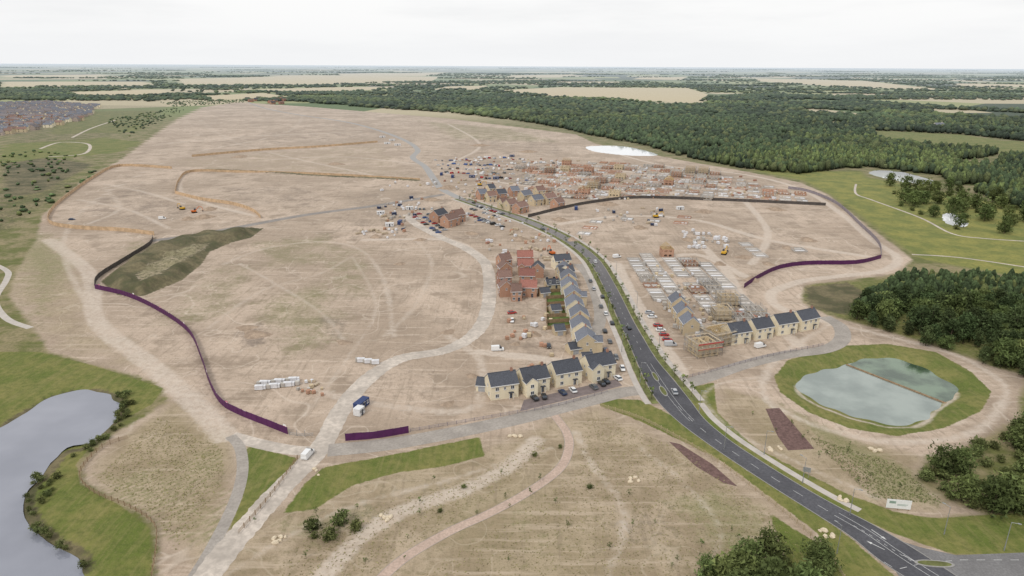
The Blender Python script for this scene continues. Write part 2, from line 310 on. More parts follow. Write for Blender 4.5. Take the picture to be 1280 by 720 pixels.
nL=g.noise(geo,.012,3,.6); nM=g.noise(geo,.06,5,.65); nS=g.noise(geo,.45,4,.7); nF=g.noise(geo,2.2,2,.7); nT=g.noise(stretched(.03,.4,.5),1,4,.65); nT2=g.noise(stretched(.6,.04,-.3),1,4,.65)
def ridge(sc_,w,off,det=1.5):
    n=g.noise(stretched(sc_,sc_,off),1,det,.4); return g.mr(g.math('ABSOLUTE',g.math('SUBTRACT',n,.5)),0,w,1,0)
r1=ridge(.018,.004,1.1); r2=ridge(.026,.005,2.3); r3=ridge(.045,.006,.4)
vo=g.n.new('ShaderNodeTexVoronoi'); g.link(stretched(1/420.,1/700.,.25),vo.inputs['Vector']); vo.inputs['Scale'].default_value=1; vs=g.n.new('ShaderNodeSeparateColor'); g.link(vo.outputs['Color'],vs.inputs[0])
field=g.mix(g.mr(vs.outputs[0],.35,.36),lin(.095,.135,.04),lin(.17,.20,.07)); field=g.mix(g.mr(vs.outputs[0],.72,.73),field,lin(.42,.36,.23)); field=g.mix(g.mr(vs.outputs[1],.8,.82),field,lin(.26,.27,.11)); field=g.mix(g.mr(vs.outputs[2],.78,.8),field,lin(.045,.062,.026))
posy=g.n.new('ShaderNodeSeparateXYZ'); g.link(geo,posy.inputs[0])
rough=g.mix(g.mr(nM,.38,.6),lin(.13,.14,.04),lin(.28,.23,.13)); rough=g.mix(g.mr(nS,.35,.7,0,.5),rough,lin(.08,.09,.03)); rough=g.mix(g.mr(nT,.5,.7,0,.5),rough,lin(.25,.21,.12))
out=g.mix(g.mr(posy.outputs[1],1300,1700),rough,field)
earth=g.mix(g.mr(nL,.40,.60),lin(.385,.30,.228),lin(.53,.422,.332))
v2=g.n.new('ShaderNodeTexVoronoi'); g.link(stretched(1/70.,1/45.,.35),v2.inputs['Vector']); v2.inputs['Scale'].default_value=1; vs2=g.n.new('ShaderNodeSeparateColor'); g.link(v2.outputs['Color'],vs2.inputs[0])
nv=g.math('MULTIPLY',g.mr(vs2.outputs[0],0,1,0,.7),nM); earth=g.mix(nv,earth,lin(.31,.245,.185))
earth=g.mix(g.mr(nM,.47,.66,0,.85),earth,lin(.29,.225,.168)); earth=g.mix(g.mr(nT,.52,.68,0,.65),earth,lin(.59,.485,.39)); earth=g.mix(g.mr(nT2,.51,.68,0,.55),earth,lin(.29,.228,.172))
earth=g.mix(g.mr(nS,.48,.7,0,.5),earth,lin(.25,.195,.145)); earth=g.mix(g.mr(nF,.5,.7,0,.4),earth,lin(.23,.178,.13))
earth=g.mix(g.math('MULTIPLY',r1,.4),earth,lin(.62,.53,.44)); earth=g.mix(g.math('MULTIPLY',r2,.4),earth,lin(.25,.195,.145)); earth=g.mix(g.math('MULTIPLY',r3,.4),earth,lin(.60,.51,.42))
dry=g.mix(g.mr(nM,.40,.60),lin(.29,.225,.15),lin(.42,.335,.24)); dry=g.mix(g.mr(nL,.42,.60,0,.5),dry,lin(.29,.235,.14)); dry=g.mix(g.mr(nT2,.52,.68,0,.5),dry,lin(.235,.185,.125)); dry=g.mix(g.mr(nS,.47,.7,0,.65),dry,lin(.21,.175,.10)); dry=g.mix(g.mr(nF,.52,.7,0,.5),dry,lin(.17,.145,.08)); dry=g.mix(g.math('MULTIPLY',r3,.35),dry,lin(.50,.42,.32)); dry=g.mix(g.mr(nT,.52,.68,0,.6),dry,lin(.48,.39,.295))
E=g.mix(g.thr(za[1],nM,1.,.3),earth,dry)
weed=g.mix(g.mr(nF,.4,.65),lin(.24,.22,.11),lin(.15,.16,.06))
nW=g.math('ADD',g.math('MULTIPLY',nM,.5),g.math('MULTIPLY',nS,.5)); E=g.mix(g.math('MULTIPLY',g.thr(zc[2],nW,1.6,.25),.7),E,weed)
c=g.mix(g.thr(za[0],nW,1.2,.2),out,E)
yel=g.mix(g.mr(nM,.35,.65),lin(.26,.245,.065),lin(.15,.17,.045)); yel=g.mix(g.mr(nS,.45,.7,0,.5),yel,lin(.09,.10,.03)); c=g.mix(g.thr(zc[1],nM,1.,.2),c,yel)
lawn=g.mix(g.mr(nM,.38,.62),lin(.115,.145,.03),lin(.20,.19,.06)); lawn=g.mix(g.mr(nT2,.45,.65,0,.5),lawn,lin(.24,.21,.085)); lawn=g.mix(g.mr(nS,.4,.7,0,.6),lawn,lin(.075,.10,.022)); lawn=g.mix(g.mr(nF,.5,.7,0,.45),lawn,lin(.21,.19,.08))
c=g.mix(g.thr(za[2],nW,1.3,.12),c,lawn)
bank=g.mix(g.mr(nM,.4,.6),lin(.08,.08,.036),lin(.185,.155,.085)); bank=g.mix(g.mr(nS,.4,.65,0,.7),bank,lin(.10,.083,.048)); c=g.mix(g.thr(zb[2],nS,.9,.15),c,bank)
c=g.mix(g.math('MULTIPLY',g.thr(zb[1],nW,1.6,.25),.75),c,lin(.20,.16,.13))
trk=g.mix(g.mr(nS,.35,.65),lin(.49,.41,.34),lin(.60,.52,.44)); c=g.mix(g.math('MULTIPLY',g.thr(zb[0],nW,1.3,.28),.75),c,trk)
c=g.mix(g.thr(zc[0],nM,.6,.1),c,lin(.48,.40,.25))
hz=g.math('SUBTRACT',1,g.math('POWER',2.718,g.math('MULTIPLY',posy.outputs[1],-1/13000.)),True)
c=g.mix(hz,c,lin(.52,.58,.64))  # distance haze painted into the ground colour, growing with world Y
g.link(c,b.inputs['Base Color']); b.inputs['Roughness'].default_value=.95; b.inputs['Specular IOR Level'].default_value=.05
bp=g.n.new('ShaderNodeBump'); bp.inputs['Strength'].default_value=.8; bp.inputs['Distance'].default_value=.5; g.link(g.math('ADD',nS,g.math('MULTIPLY',nM,4.)),bp.inputs['Height']); g.link(bp.outputs[0],b.inputs['Normal'])
# ---------------------------------------------------------------- water
def watermat(name,c1,c2,sc=.03):
    m,g,b=newmat(name); geo=g.n.new('ShaderNodeNewGeometry').outputs['Position']; nz=g.noise(geo,sc,4)
    g.link(g.mix(g.mr(nz,.35,.65),c1+(1,),c2+(1,)),b.inputs['Base Color']); b.inputs['Roughness'].default_value=.05; b.inputs['Specular IOR Level'].default_value=.6
    bp=g.n.new('ShaderNodeBump'); bp.inputs['Strength'].default_value=.15; bp.inputs['Distance'].default_value=.1; g.link(g.noise(geo,1.2,3),bp.inputs['Height']); g.link(bp.outputs[0],b.inputs['Normal']); return m
W1=watermat('lake_water',(.20,.21,.25),(.28,.29,.335),.02); W2=watermat('settling_water',(.19,.225,.205),(.29,.33,.30),.07); W3=watermat('far_water',(.72,.74,.76),(.78,.79,.8)); W4=watermat('green_water',(.045,.075,.045),(.14,.20,.13),.1)  # lake and far-water base colours are pale to include reflected sky
def sheet(name,pts,z,m,label,kind='structure'):
    b=MB(); b.poly([(p[0],p[1],z) for p in pts]); return mk(name,b.build(name,[m]),kind=kind,label=label)
def expand(pts,k):
    A=np.array(pts); c=A.mean(0); return [tuple(c+(p-c)*(1+k/max(1,np.linalg.norm(p-c)))) for p in A]
for k,pl in POND.items():
    sheet('pond_water',expand(cr(PL(pl,WZ[k]),4,True),4 if k=='settling' else 2.5),WZ[k],{'lake':W1,'settling':W2}.get(k,W3),'still grey water of a pond')
sheet('pond_water',PL([(1061,457),(1075,447),(1102,442),(1146,450),(1190,470),(1206,490),(1196,500),(1181,504),(1120,480)],-1.8),-1.76,W4,'green water behind a weir in a settling pond')
b=MB(); A=P(1058,456,-1.8);B=P(1183,505,-1.8); L=math.dist(A,B); b.box((0,0,0),(L,.8,.5))
for i in range(int(L/2)): b.box((-L/2+1+i*2,0,.35),(.12,.12,.3))
mk('weir_wall',b.build('weir_wall',[M_WOOD]),((A[0]+B[0])/2,(A[1]+B[1])/2,-1.7),math.atan2(B[1]-A[1],B[0]-A[0]),label='low dark timber weir dividing the settling pond',cat='weir')
# ---------------------------------------------------------------- roads
def offs(q,o):
    out=[]
    for i,p in enumerate(q):
        a=q[max(0,i-1)];c=q[min(len(q)-1,i+1)]; dx,dy=c[0]-a[0],c[1]-a[1]; L=math.hypot(dx,dy)+1e-9
        oo=o[i] if hasattr(o,'__len__') else o
        out.append((p[0]-dy/L*oo,p[1]+dx/L*oo))
    return out
def ribbon(name,q,w,z,m,label,h=0,kind='structure'):
    w=w if hasattr(w,'__len__') else [w]*len(q)
    l=offs(q,[k/2 for k in w]); r=offs(q,[-k/2 for k in w]); b=MB()
    for i in range(len(q)-1):
        b.poly([(*r[i],z),(*r[i+1],z),(*l[i+1],z),(*l[i],z)])
        if h:
            for s in (l,r): b.poly([(*s[i],z-h),(*s[i+1],z-h),(*s[i+1],z),(*s[i],z)])
    return mk(name,b.build(name,[m]),kind=kind,label=label)
def rag(q,w,a=.5): return [w+random.uniform(-a,a) for _ in q]
main=[(1215,752,9),(1130,699,11),(1080,665,9),(1030,636,7.4),(980,606,7.),(930,574,7.),(895,550,7.4),(865,526,8.8),(844,503,11),(826,478,10.5),(808,450,8.),(795,425,6.8),(782,400,6.3),(769,372,6.2),(755,345,6.2),(742,325,6.2),(722,308,6.2),(695,292,6.2),(655,275,6.2),(610,260,6.2),(575,248,6.2)]
q3=cr([(*P(a,b_),w) for a,b_,w in main],8); mainq=[(a,b_) for a,b_,w in q3]; mw=[w for a,b_,w in q3]
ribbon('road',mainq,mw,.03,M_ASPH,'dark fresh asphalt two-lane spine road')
far=cr(PL([(575,248),(552,236),(541,222),(531,208),(516,197),(522,187),(505,175),(470,162),(430,152),(370,143),(330,135),(310,128)]),6)
ribbon('road',far,7.5,.028,mat('dusty_far_asphalt',(.33,.32,.31),.9,.1),'pale grey asphalt road crossing the site')
for s in (1,-1):
    ribbon('kerb',offs(mainq,[s*(w/2+.1) for w in mw]),.2,.12,M_KERB,'concrete kerb beside the spine road',.12)
ax=mainq[8*8:]; aw=mw[8*8:]
M_VERGE=mat('verge_grass',(.15,.16,.06),.95,.4,.25,fine=.8)
for s in (1,-1):
    ribbon('grass_verge',offs(ax,[s*(w/2+1.6) for w in aw]),rag(ax,2.5,.3),.05,M_VERGE,'mown grass verge beside the spine road')
    ribbon('pavement',offs(ax,[s*(w/2+4.1) for w in aw]),2.2,.06,M_FOOT,'pale pavement beside the spine road')
ribbon('pavement',offs(mainq[20:64],[-(w/2+3.2) for w in mw[20:64]]),2.2,.022,M_FOOT,'pale footway beside the grass verge')
jn=PL([(1060,655),(1100,668),(1150,684),(1195,694),(1300,690),(1400,688),(1400,800),(1180,800),(1120,715),(1085,685)])
sheet('road',jn,.024,mat('junction_asphalt',(.20,.195,.195),.9,.12,.2,fine=2),'older grey asphalt at the road junction')
b=MB()
def dash(q,off,w,L,gap,z,m=0,start=0,end=None):
    o=offs(q,off)
    A=np.array(o); seg=np.hypot(*(A[1:]-A[:-1]).T); cum=np.concatenate([[0],np.cumsum(seg)]); tot=cum[-1]; s=start; end=end or tot
    f=lambda t:(np.interp(t,cum,A[:,0]),np.interp(t,cum,A[:,1]))
    while s+L<end:
        p,e=f(s),f(s+L); dx,dy=e[0]-p[0],e[1]-p[1]; l=math.hypot(dx,dy)+1e-9; nx_,ny_=-dy/l*w/2,dx/l*w/2
        b.poly([(p[0]-nx_,p[1]-ny_,z),(e[0]-nx_,e[1]-ny_,z),(e[0]+nx_,e[1]+ny_,z),(p[0]+nx_,p[1]+ny_,z)],m); s+=L+gap
dash(mainq[:64],0,.12,3,4.5,.036,start=36)
dash(mainq[84:],0,.1,2,5,.036); dash(mainq[56:80],.8,.09,2,.05,.036); dash(mainq[56:80],-.8,.09,2,.05,.036)
for i in range(8):
    dash(mainq[0:22],-.9+.12*i,.12,.9,.6,.037,start=14+i*2,end=15.6+i*2)
dash(mainq[:26],-1.6,.12,2,0,.036,start=8,end=36); dash(mainq[:26],.2,.12,2,0,.036,start=8,end=36)
def arrow(px,rz):
    x,y=P(*px); c,s=math.cos(rz),math.sin(rz); T_=lambda a,b_:(x+a*c-b_*s,y+a*s+b_*c,.038)
    b.poly([T_(-2,-.1),T_(1,-.1),T_(1,.1),T_(-2,.1)]); b.poly([T_(1,-.4),T_(2.3,0),T_(1,.4)])
arrow((1098,668),yaw((1098,668),(1130,690))); arrow((1095,682),yaw((1130,699),(1095,682))); arrow((1140,700),yaw((1095,676),(1140,700)))
dash(PL([(1085,690),(1120,712),(1150,705),(1200,700),(1290,700)]),0,.13,2,2,.037)
mk('road_marking',b.build('road_marking',[M_WHITE]),kind='structure',label='white painted lines on the spine road')
for c_,l,wd,ya in (((829,489),8,2.2,((829,489),(818,470))),((819,471),8,1.8,((829,489),(818,470))),((1168,705),9,2.4,((1150,700),(1200,703)))):
    b=MB(); x,y=P(*c_); rz=yaw(*ya); ring=[(l/2*math.copysign(abs(math.cos(t))**.8,math.cos(t)),wd/2*math.sin(t)) for t in np.linspace(0,2*math.pi,20)[:-1]]
    b.poly([(p[0],p[1],.16) for p in ring],0)
    for i in range(19):
        p=ring[i];e=ring[(i+1)%19]; b.poly([(*p,0),(*e,0),(*e,.16),(*p,.16)],1)
    b.poly([(p[0]*.85,p[1]*.75,.165) for p in ring],2)
    mk('traffic_island',b.build('traffic_island',[M_KERB,M_KERB,M_VERGE]),(x,y,.03),rz,label='grass-topped kerbed island in the road',cat='traffic island',group='islands in the road')
ribbon('road',cr(PL([(806,488),(780,490),(740,500),(700,510),(650,523),(600,534),(540,546),(480,556),(410,563)]),6),7,.020,M_PALE,'pale grey estate road across the foreground plots')
ribbon('road',cr(PL([(848,482),(880,473),(930,456),(980,444),(1030,437),(1052,425),(1050,408),(1030,396)]),6),6.5,.020,M_PALE,'pale grey estate road curving round new plots')
ribbon('road',cr(PL([(190,301),(260,291),(380,269),(470,257),(555,243)]),6),7.5,.020,M_ASPO,'dusty grey road across the site')
hq=cr(PL([(205,800),(270,705),(310,657),(350,612),(400,560),(425,515),(448,485),(475,462),(505,447),(555,438),(590,420),(607,395),(612,362),(607,330),(585,312),(550,296),(520,280),(508,268)]),14)
ribbon('road',hq,rag(hq,6.8,.5),.014,M_HAUL,'pale compacted stone haul road')
fp=cr(PL([(420,790),(490,710),(555,668),(615,640),(665,612),(700,585),(711,560),(708,540),(692,518)]),10)
ribbon('path',fp,2.7,.017,M_PATH,'curving buff footpath')
for s in (1,-1): ribbon('kerb',offs(fp,s*1.4),.1,.04,M_KERB,'thin kerb edging the footpath')
ribbon('path',cr(PL([(230,740),(262,690),(292,630),(303,590),(300,560),(288,545)]),6),3.2,.010,M_PALE,'pale grey path beside the haul road')
ribbon('path',cr(PL([(288,545),(330,556),(370,563),(410,563)]),6),5,.008,M_HAUL,'pale stone track')
ribbon('path',cr(PL([(-20,325),(8,338),(8,350),(-6,375),(8,398),(38,410)]),6),3,.01,M_FOOT,'pale concrete path through grass')
ribbon('path',cr(PL([(50,186),(75,178),(110,180),(105,192),(60,196)]),6),4,.01,M_HAUL,'pale winding path through grass')
ribbon('path',cr(PL([(90,172),(115,160),(145,150)]),6),4,.01,M_HAUL,'pale winding path through grass')
ribbon('path',cr(PL([(1070,230),(1070,242),(1090,250),(1150,272),(1190,292),(1230,298),(1290,302)]),6),2.,.01,M_HAUL,'pale track through grassland')
ribbon('path',cr(PL([(1140,318),(1200,322),(1290,335)]),6),2.,.01,M_HAUL,'pale track through grassland')
ribbon('road',cr(PL([(745,470),(735,440),(750,400),(745,370),(735,345),(722,330)]),6),5.5,.018,M_PALE,'block paved residential lane')
for pl in ([(957,511),(974,510),(1018,561),(985,563),(972,545)],[(836,552),(850,555),(890,580),(922,608),(905,604),(870,583)]):
    sheet('planting_bed',PL(pl),.02,M_MULCH,'dark mulched planting bed')
for pl in ([(682,352),(704,350),(712,378),(684,380)],[(683,384),(710,382),(716,405),(684,412)]):
    sheet('garden_lawn',PL(pl),.022,mat('garden_turf',(.11,.16,.045),.95,.4,.25,fine=1),'small green back gardens')
sheet('pavement',PL([(655,500),(770,474),(778,482),(700,502),(650,514)]),.024,mat('paved_drive',(.19,.155,.15),.9,.15,.5),'dark block paved driveways before the houses')
# ---------------------------------------------------------------- fences
_pm={}
def postmesh(h,m):
    k=(h,m.name)
    if k not in _pm: b=MB(); b.box((0,0,h/2+.05),(.12,.16,h+.1)); b.box((0,0,h+.14),(.16,.2,.06)); _pm[k]=b.build('fence_post',[m])
    return _pm[k]
def fence(px,h,m,name,label,bay=2.4,smooth=4,signs=0,thick=.08,postm=None,slat=False,group=None):
    q=cr(PL(px),smooth) if smooth>1 else PL(px); A=np.array(q); seg=np.hypot(*(A[1:]-A[:-1]).T); cum=np.concatenate([[0],np.cumsum(seg)]); n=max(1,int(cum[-1]/bay))
    ts=np.linspace(0,cum[-1],n+1); pts=[(np.interp(t,cum,A[:,0]),np.interp(t,cum,A[:,1])) for t in ts]; o=pts[0]
    par=mk(name,None,(o[0],o[1],0),label=label,cat='fence',group=group); b=MB(); sb=[]; pmh=postmesh(h,postm or m); rest=MB(); nset=set(sorted(range(n),key=lambda i:pts[i][1])[:100])
    for i in range(n):
        a=pts[i];c=pts[i+1]; rz=math.atan2(c[1]-a[1],c[0]-a[0]); L=math.dist(a,c); mx,my=(a[0]+c[0])/2-o[0],(a[1]+c[1])/2-o[1]
        if slat:
            for zz in (.35,.75,1.1): b.box((mx,my,zz),(L,.05,.1),0,rz)
        else:
            hh=h*(1+.02*math.sin(i*1.7)); b.box((mx,my,hh/2),(L+.01,thick,hh),0,rz); b.box((mx,my,hh+.04),(L+.01,thick+.06,.07),0,rz)
        if i in nset: mk('fence_post',pmh,(a[0]-o[0],a[1]-o[1],0),rz,par)
        else: rest.box((a[0]-o[0],a[1]-o[1],h/2+.05),(.12,.16,h+.1),0,rz)
        if signs and i%signs==1: sb.append((mx,my,rz))
    mk('fence_panel',b.build('fence_panel',[m]),parent=par)
    if rest.v: mk('fence_posts',rest.build('fence_posts',[postm or m]),parent=par,kind='stuff')
    for k,(x,y,rz) in enumerate(sb[:60]):
        s=MB(); s.box((0,0,0),(1.3,.03,1.1 if k%2 else .7)); s.box((0,0,-.1),(.8,.05,.2),1)
        mk('hoarding_sign',s.build('hoarding_sign',[M_WSIGN if k%2 else M_PINK,M_PINK if k%2 else M_WSIGN]),(x,y,h*.8+(.7 if k%3==0 else 0)),rz,par)
    return par
fence([(119,361),(160,371),(200,390),(236,416),(252,450),(262,480),(276,505),(300,519),(330,531),(360,543)],2.4,M_PURP,'hoarding_fence','purple site hoarding with small white and pink signs',signs=4)
fence([(432,551),(470,548),(511,541)],2.4,M_PURP,'hoarding_fence','short purple site hoarding beside the haul road')
fence([(930,360),(950,347),(975,336),(1010,331),(1070,330),(1101,323)],2.4,M_PURP,'hoarding_fence','dark purple hoarding round the plots')
fence([(1101,323),(1098,305),(1075,282),(1045,255),(1010,240),(985,236)],2.4,M_LILAC,'hoarding_fence','grey site hoarding beside a dirt track',bay=4)
fence([(660,272),(700,262),(740,254),(800,248),(900,251),(1032,257)],2.4,M_DARKF,'hoarding_fence','long dark hoarding between building plots',bay=4)
fence([(119,361),(124,347),(160,324),(188,306),(191,297)],2.4,M_DARKF,'hoarding_fence','dark hoarding beside a grassed mound')
fence([(193,294),(150,289),(95,286),(62,279),(66,262),(88,243),(118,222),(150,208),(215,211)],2.6,M_TIMB,'timber_hoarding','bare timber hoarding enclosing a digging area',bay=3)
fence([(219,242),(224,226),(240,215),(300,216),(400,219),(525,226)],2.6,M_TIMB,'timber_hoarding','bare timber hoarding across bare earth',bay=4)
fence([(219,242),(250,250),(290,256),(315,264),(326,273)],2.6,M_TIMB,'timber_hoarding','curved bare timber hoarding',bay=3)
fence([(240,196),(330,188),(400,184),(472,178)],2.6,M_TIMB,'timber_hoarding','long timber hoarding beyond the plots',bay=5)
fence([(190,722),(196,680),(192,655),(160,634),(120,618),(101,600),(105,583),(128,560),(160,548)],1.4,M_WOOD,'post_fence','dark timber fence round the lake bank',slat=True)
fence([(372,574),(345,612),(318,645),(298,668)],1.3,M_WOOD,'post_fence','post and rail fence beside a grass triangle',slat=True,bay=2.5)
fence([(752,509),(800,524),(850,550),(900,580),(950,618),(1000,658),(1040,700),(1060,735)],1.3,mat('new_fence_timber',(.42,.34,.22),.9,.1),'post_fence','new timber post and rail fence by the verge',slat=True,bay=2.5)
fence([(513,540),(560,532),(640,518),(700,507),(760,490)],1.1,M_LILAC,'mesh_fence','low temporary fence beside the estate road',slat=True,bay=3)
fence([(850,475),(900,462),(960,446),(1030,432)],1.1,M_LILAC,'mesh_fence','low temporary fence beside the curving road',slat=True,bay=3)
fence([(362,544),(378,546),(392,545)],2,M_STEEL,'site_gate','galvanised steel gate at the haul road',slat=True,bay=2)
for a,c in (((682,352),(684,412)),((682,352),(706,350)),((683,366),(709,364)),((683,382),(713,380)),((684,397),(716,395)),((684,412),(718,410)),((684,389),(714,387)),((683,374),(711,372)),((683,404),(717,402))):
    fence([a,c],1.7,M_WOOD,'garden_fence','brown timber garden fence',smooth=1,group='back garden fences')
# ---------------------------------------------------------------- windows, houses
OCC=[]
def winmesh(w,h):
    b=MB(); b.box((0,0,0),(w,.10,h),1); t=.09
    for z in (-h/2+t/2,h/2-t/2): b.box((0,-.03,z),(w,.12,t),0)
    for x in (-w/2+t/2,w/2-t/2,0): b.box((x,-.032,0),(t,.12,h-2*t),0)
    b.box((0,-.06,-h/2-.05),(w+.2,.18,.08),0); return b.build('window',[M_FRAME,M_GLASS])
WIN=winmesh(1.3,1.35); WINS=winmesh(.85,1.15)
b=MB(); b.box((0,0,0),(1,.1,2.1),0); b.box((0,-.02,1.1),(1.2,.12,.1),1); b.box((.35,-.08,0),(.06,.06,.2),1); b.box((0,-.02,.6),(.4,.11,.5),2); DOOR=b.build('door',[M_DOOR,M_FRAME,M_GLASS])
b=MB(); b.box((0,0,0),(2.4,.08,2.1),0)
for i in range(4): b.box((0,-.03,-.8+i*.5),(2.4,.06,.04),1)
GDOOR=b.build('garage_door',[M_GARD,M_FRAME])
_hc={}
def shellmeshes(w,dp,e,r,wm,rm):
    k=(round(w,1),round(dp,1),e,r,wm.name,rm.name)
    if k in _hc: return _hc[k]
    b=MB(); x=w/2;y=dp/2; pr=[(-y,0),(-y,e),(0,e+r),(y,e),(y,0)]
    b.poly([(-x,p[0],p[1]) for p in pr]); b.poly([(x,p[0],p[1]) for p in pr][::-1])
    b.poly([(-x,-y,0),(x,-y,0),(x,-y,e),(-x,-y,e)]); b.poly([(x,y,0),(-x,y,0),(-x,y,e),(x,y,e)]); wall=b.build('wall',[wm])
    b=MB(); o=.35; sl=r/y; t=.16; xo=x+.2
    for s in (-1,1):
        ye=s*(y+o); ze=e-o*sl+.03; zt=e+r+.03
        lo=[(-xo,ye,ze),(xo,ye,ze),(xo,0,zt),(-xo,0,zt)]; up=[(p[0],p[1],p[2]+t) for p in lo]
        b.poly(up if s<0 else up[::-1]); b.poly(lo[::-1] if s<0 else lo); b.poly([lo[0],lo[1],up[1],up[0]],1)
        b.poly([lo[0],up[0],up[3],lo[3]],1); b.poly([lo[1],up[1],up[2],lo[2]],1)
    b.box((0,0,e+r+.2),(2*xo,.3,.14),0)
    for s in (-1,1): b.tube((-xo,s*(y+o+.06),e-o*sl+.05),(xo,s*(y+o+.06),e-o*sl+.05),.07,.07,5,1)
    roof=b.build('roof',[rm,M_FRAME])
    _hc[k]=(wall,roof); return _hc[k]
b=MB(); b.box((0,0,0),(.9,.6,1.6),0); b.tube((-.2,0,.8),(-.2,0,1.1),.12,.1,6,1); b.tube((.2,0,.8),(.2,0,1.1),.12,.1,6,1); CHIM=b.build('chimney',[M_RED,M_BROWNT])
b=MB(); b.box((0,-.5,0),(1.8,1.1,.12),0); b.box((-.75,-.9,-1.2),(.1,.1,2.3),1);b.box((.75,-.9,-1.2),(.1,.1,2.3),1); PORCH=b.build('porch',[M_SLATE,M_FRAME])
def house(x,y,rz,w=9,dp=8,e=5.2,r=2.9,wm=None,rm=None,label='new brick house with dark roof',detail=2,group='new houses',garage=False,name='house',wing=False):
    wm=wm or M_BUFF; rm=rm or M_SLATE; OCC.append((x,y,8))
    p=mk(name,None,(x,y,0),rz,label=label,cat='garage' if garage else 'house',group=group)
    wall,roof=shellmeshes(w,dp,e,r,wm,rm); mk('wall',wall,parent=p); ro=mk('roof',roof,parent=p)
    if garage: mk('garage_door',GDOOR,(0,-dp/2,1.05),parent=p); return p
    xs_=(-w*.28,w*.28)
    for s,rr in ((-1,0),(1,math.pi)):
        for k,xx in enumerate(xs_):
            mk('window',WIN,(xx,s*(dp/2-.0),4.05),rr,p)
            if k==0 or s>0: mk('window',WIN,(xx,s*(dp/2),1.5),rr,p)
        if detail>1: mk('window',WINS,(0,s*dp/2,4.05),rr,p)
    mk('door',DOOR,(w*.22,-dp/2,1.05),0,p)
    mk('window',WINS,(-w/2,0,4.2),-math.pi/2,p); mk('window',WINS,(w/2,0,4.2),math.pi/2,p)
    if detail>1:
        mk('window',WINS,(-w/2,-1.5,1.6),-math.pi/2,p); mk('window',WINS,(w/2,1.5,1.6),math.pi/2,p)
        mk('porch',PORCH,(w*.22,-dp/2,2.35),0,p)
    mk('chimney',CHIM,(w*.36,.0,e+r+.35),0,ro)
    if wing:
        wl,rf=shellmeshes(3.2,w*.42,e,w*.17,wm,rm)
        g_=mk('front_gable',wl,(-w*.28,-dp/2-.6,0),math.pi/2,p); mk('gable_roof',rf,(0,0,0),0,g_)
        mk('window',WIN,(-w*.28,-dp/2-2.2,4.05),0,p); mk('window',WIN,(-w*.28,-dp/2-2.2,1.5),0,p)
    return p
def house_px(A,B,dp,**k):
    a=P(*A);c=P(*B); w=math.dist(a,c); rz=math.atan2(c[1]-a[1],c[0]-a[0]); x=(a[0]+c[0])/2-math.sin(rz)*dp/2; y=(a[1]+c[1])/2+math.cos(rz)*dp/2
    return house(x,y,rz,w=round(w,1),dp=dp,**k)
row=[((614,501),(648,496)),((655,494),(687,488)),((695,485),(727,479)),((737,476),(769,470))]
for i,(a,c) in enumerate(row): house_px(a,c,8,e=5.4,r=3.0,wm=M_CREAM,rm=M_SLATE,wing=i%2==1,label='cream stone detached house with dark slate roof',group='cream houses facing the road')
for a,c in (((595,489),(609,490)),((729,457),(742,456)),((713,444),(727,442)),((694,420),(707,419)),((722,440),(736,438)),((690,394),(702,393)),((676,372),(688,371))):
    house_px(a,c,5.5,e=2.4,r=1.8,wm=M_CREAM if a[0]<600 else M_BUFF,rm=M_SLATE,garage=True,name='garage',label='small brick garage with pitched slate roof',group='garages')
la,lb=P(744,436),P(716,347); n=8; ang=math.atan2(lb[1]-la[1],lb[0]-la[0])
for i in range(n):
    t=i/(n-1); x=la[0]+(lb[0]-la[0])*t; y=la[1]+(lb[1]-la[1])*t; nxn=(math.sin(ang),-math.cos(ang)); dp=7.8
    sb_=(0,.8)[i%2]; hx=x-nxn[0]*(dp/2+sb_); hy=y-nxn[1]*(dp/2+sb_)
    house(hx,hy,ang,w=9.6,dp=dp,e=5.2,r=3.0,wm=[M_BUFF,M_CREAM][i%2],rm=M_GREY,wing=i in(0,4),label='buff brick house with grey tiled roof',group='houses along the lane')
for a,c,m1,m2 in (((694,337),(714,335),M_CREAM,M_SLATE),((700,352),(718,350),M_BUFF,M_SLATE),((684,362),(700,361),M_BUFF,M_SLATE)):
    house_px(a,c,6.5,e=5 if a[1]<353 else 2.6,r=2.7 if a[1]<353 else 2,wm=m1,rm=m2,detail=1,label='brick house with dark slate roof',group='houses along the lane')
for u,v,rz,w,rm,wm in ((630,334,.5,7,M_BROWNT,M_ORANGE),(631,344,-1.3,6.8,M_BROWNT,M_ORANGE),(630,356,.25,6.6,M_BROWNT,M_RED),(632,369,-1.4,6,M_BROWNT,M_ORANGE),(645,374,.1,5,M_BROWNT,M_ORANGE),(656,330,.05,9,M_REDT,M_RED),(657,341,.02,8.6,M_REDT,M_ORANGE),(659,354,-.05,8,M_REDT,M_ORANGE),(661,369,-.05,8,M_REDT,M_ORANGE),(672,345,1.5,7,M_SLATE,M_ORANGE)):
    x,y=P(u,v); house(x,y,rz,w=w,dp=6.8,e=5.2,r=2.9,wm=wm,rm=rm,detail=1,wing=v==341,label='orange brick house with '+('red' if rm is M_REDT else 'brown')+' tiled roof',group='orange brick houses')
for a,c in (((548,279),(560,275)),((561,285),(575,281)),((568,279),(582,277))):
    house_px(a,c,8,e=5.6,r=3.2,wm=M_ORANGE,rm=M_SLATE if a[0]==548 else M_BROWNT,detail=1,label='orange brick house beside the car park',group='orange brick houses')
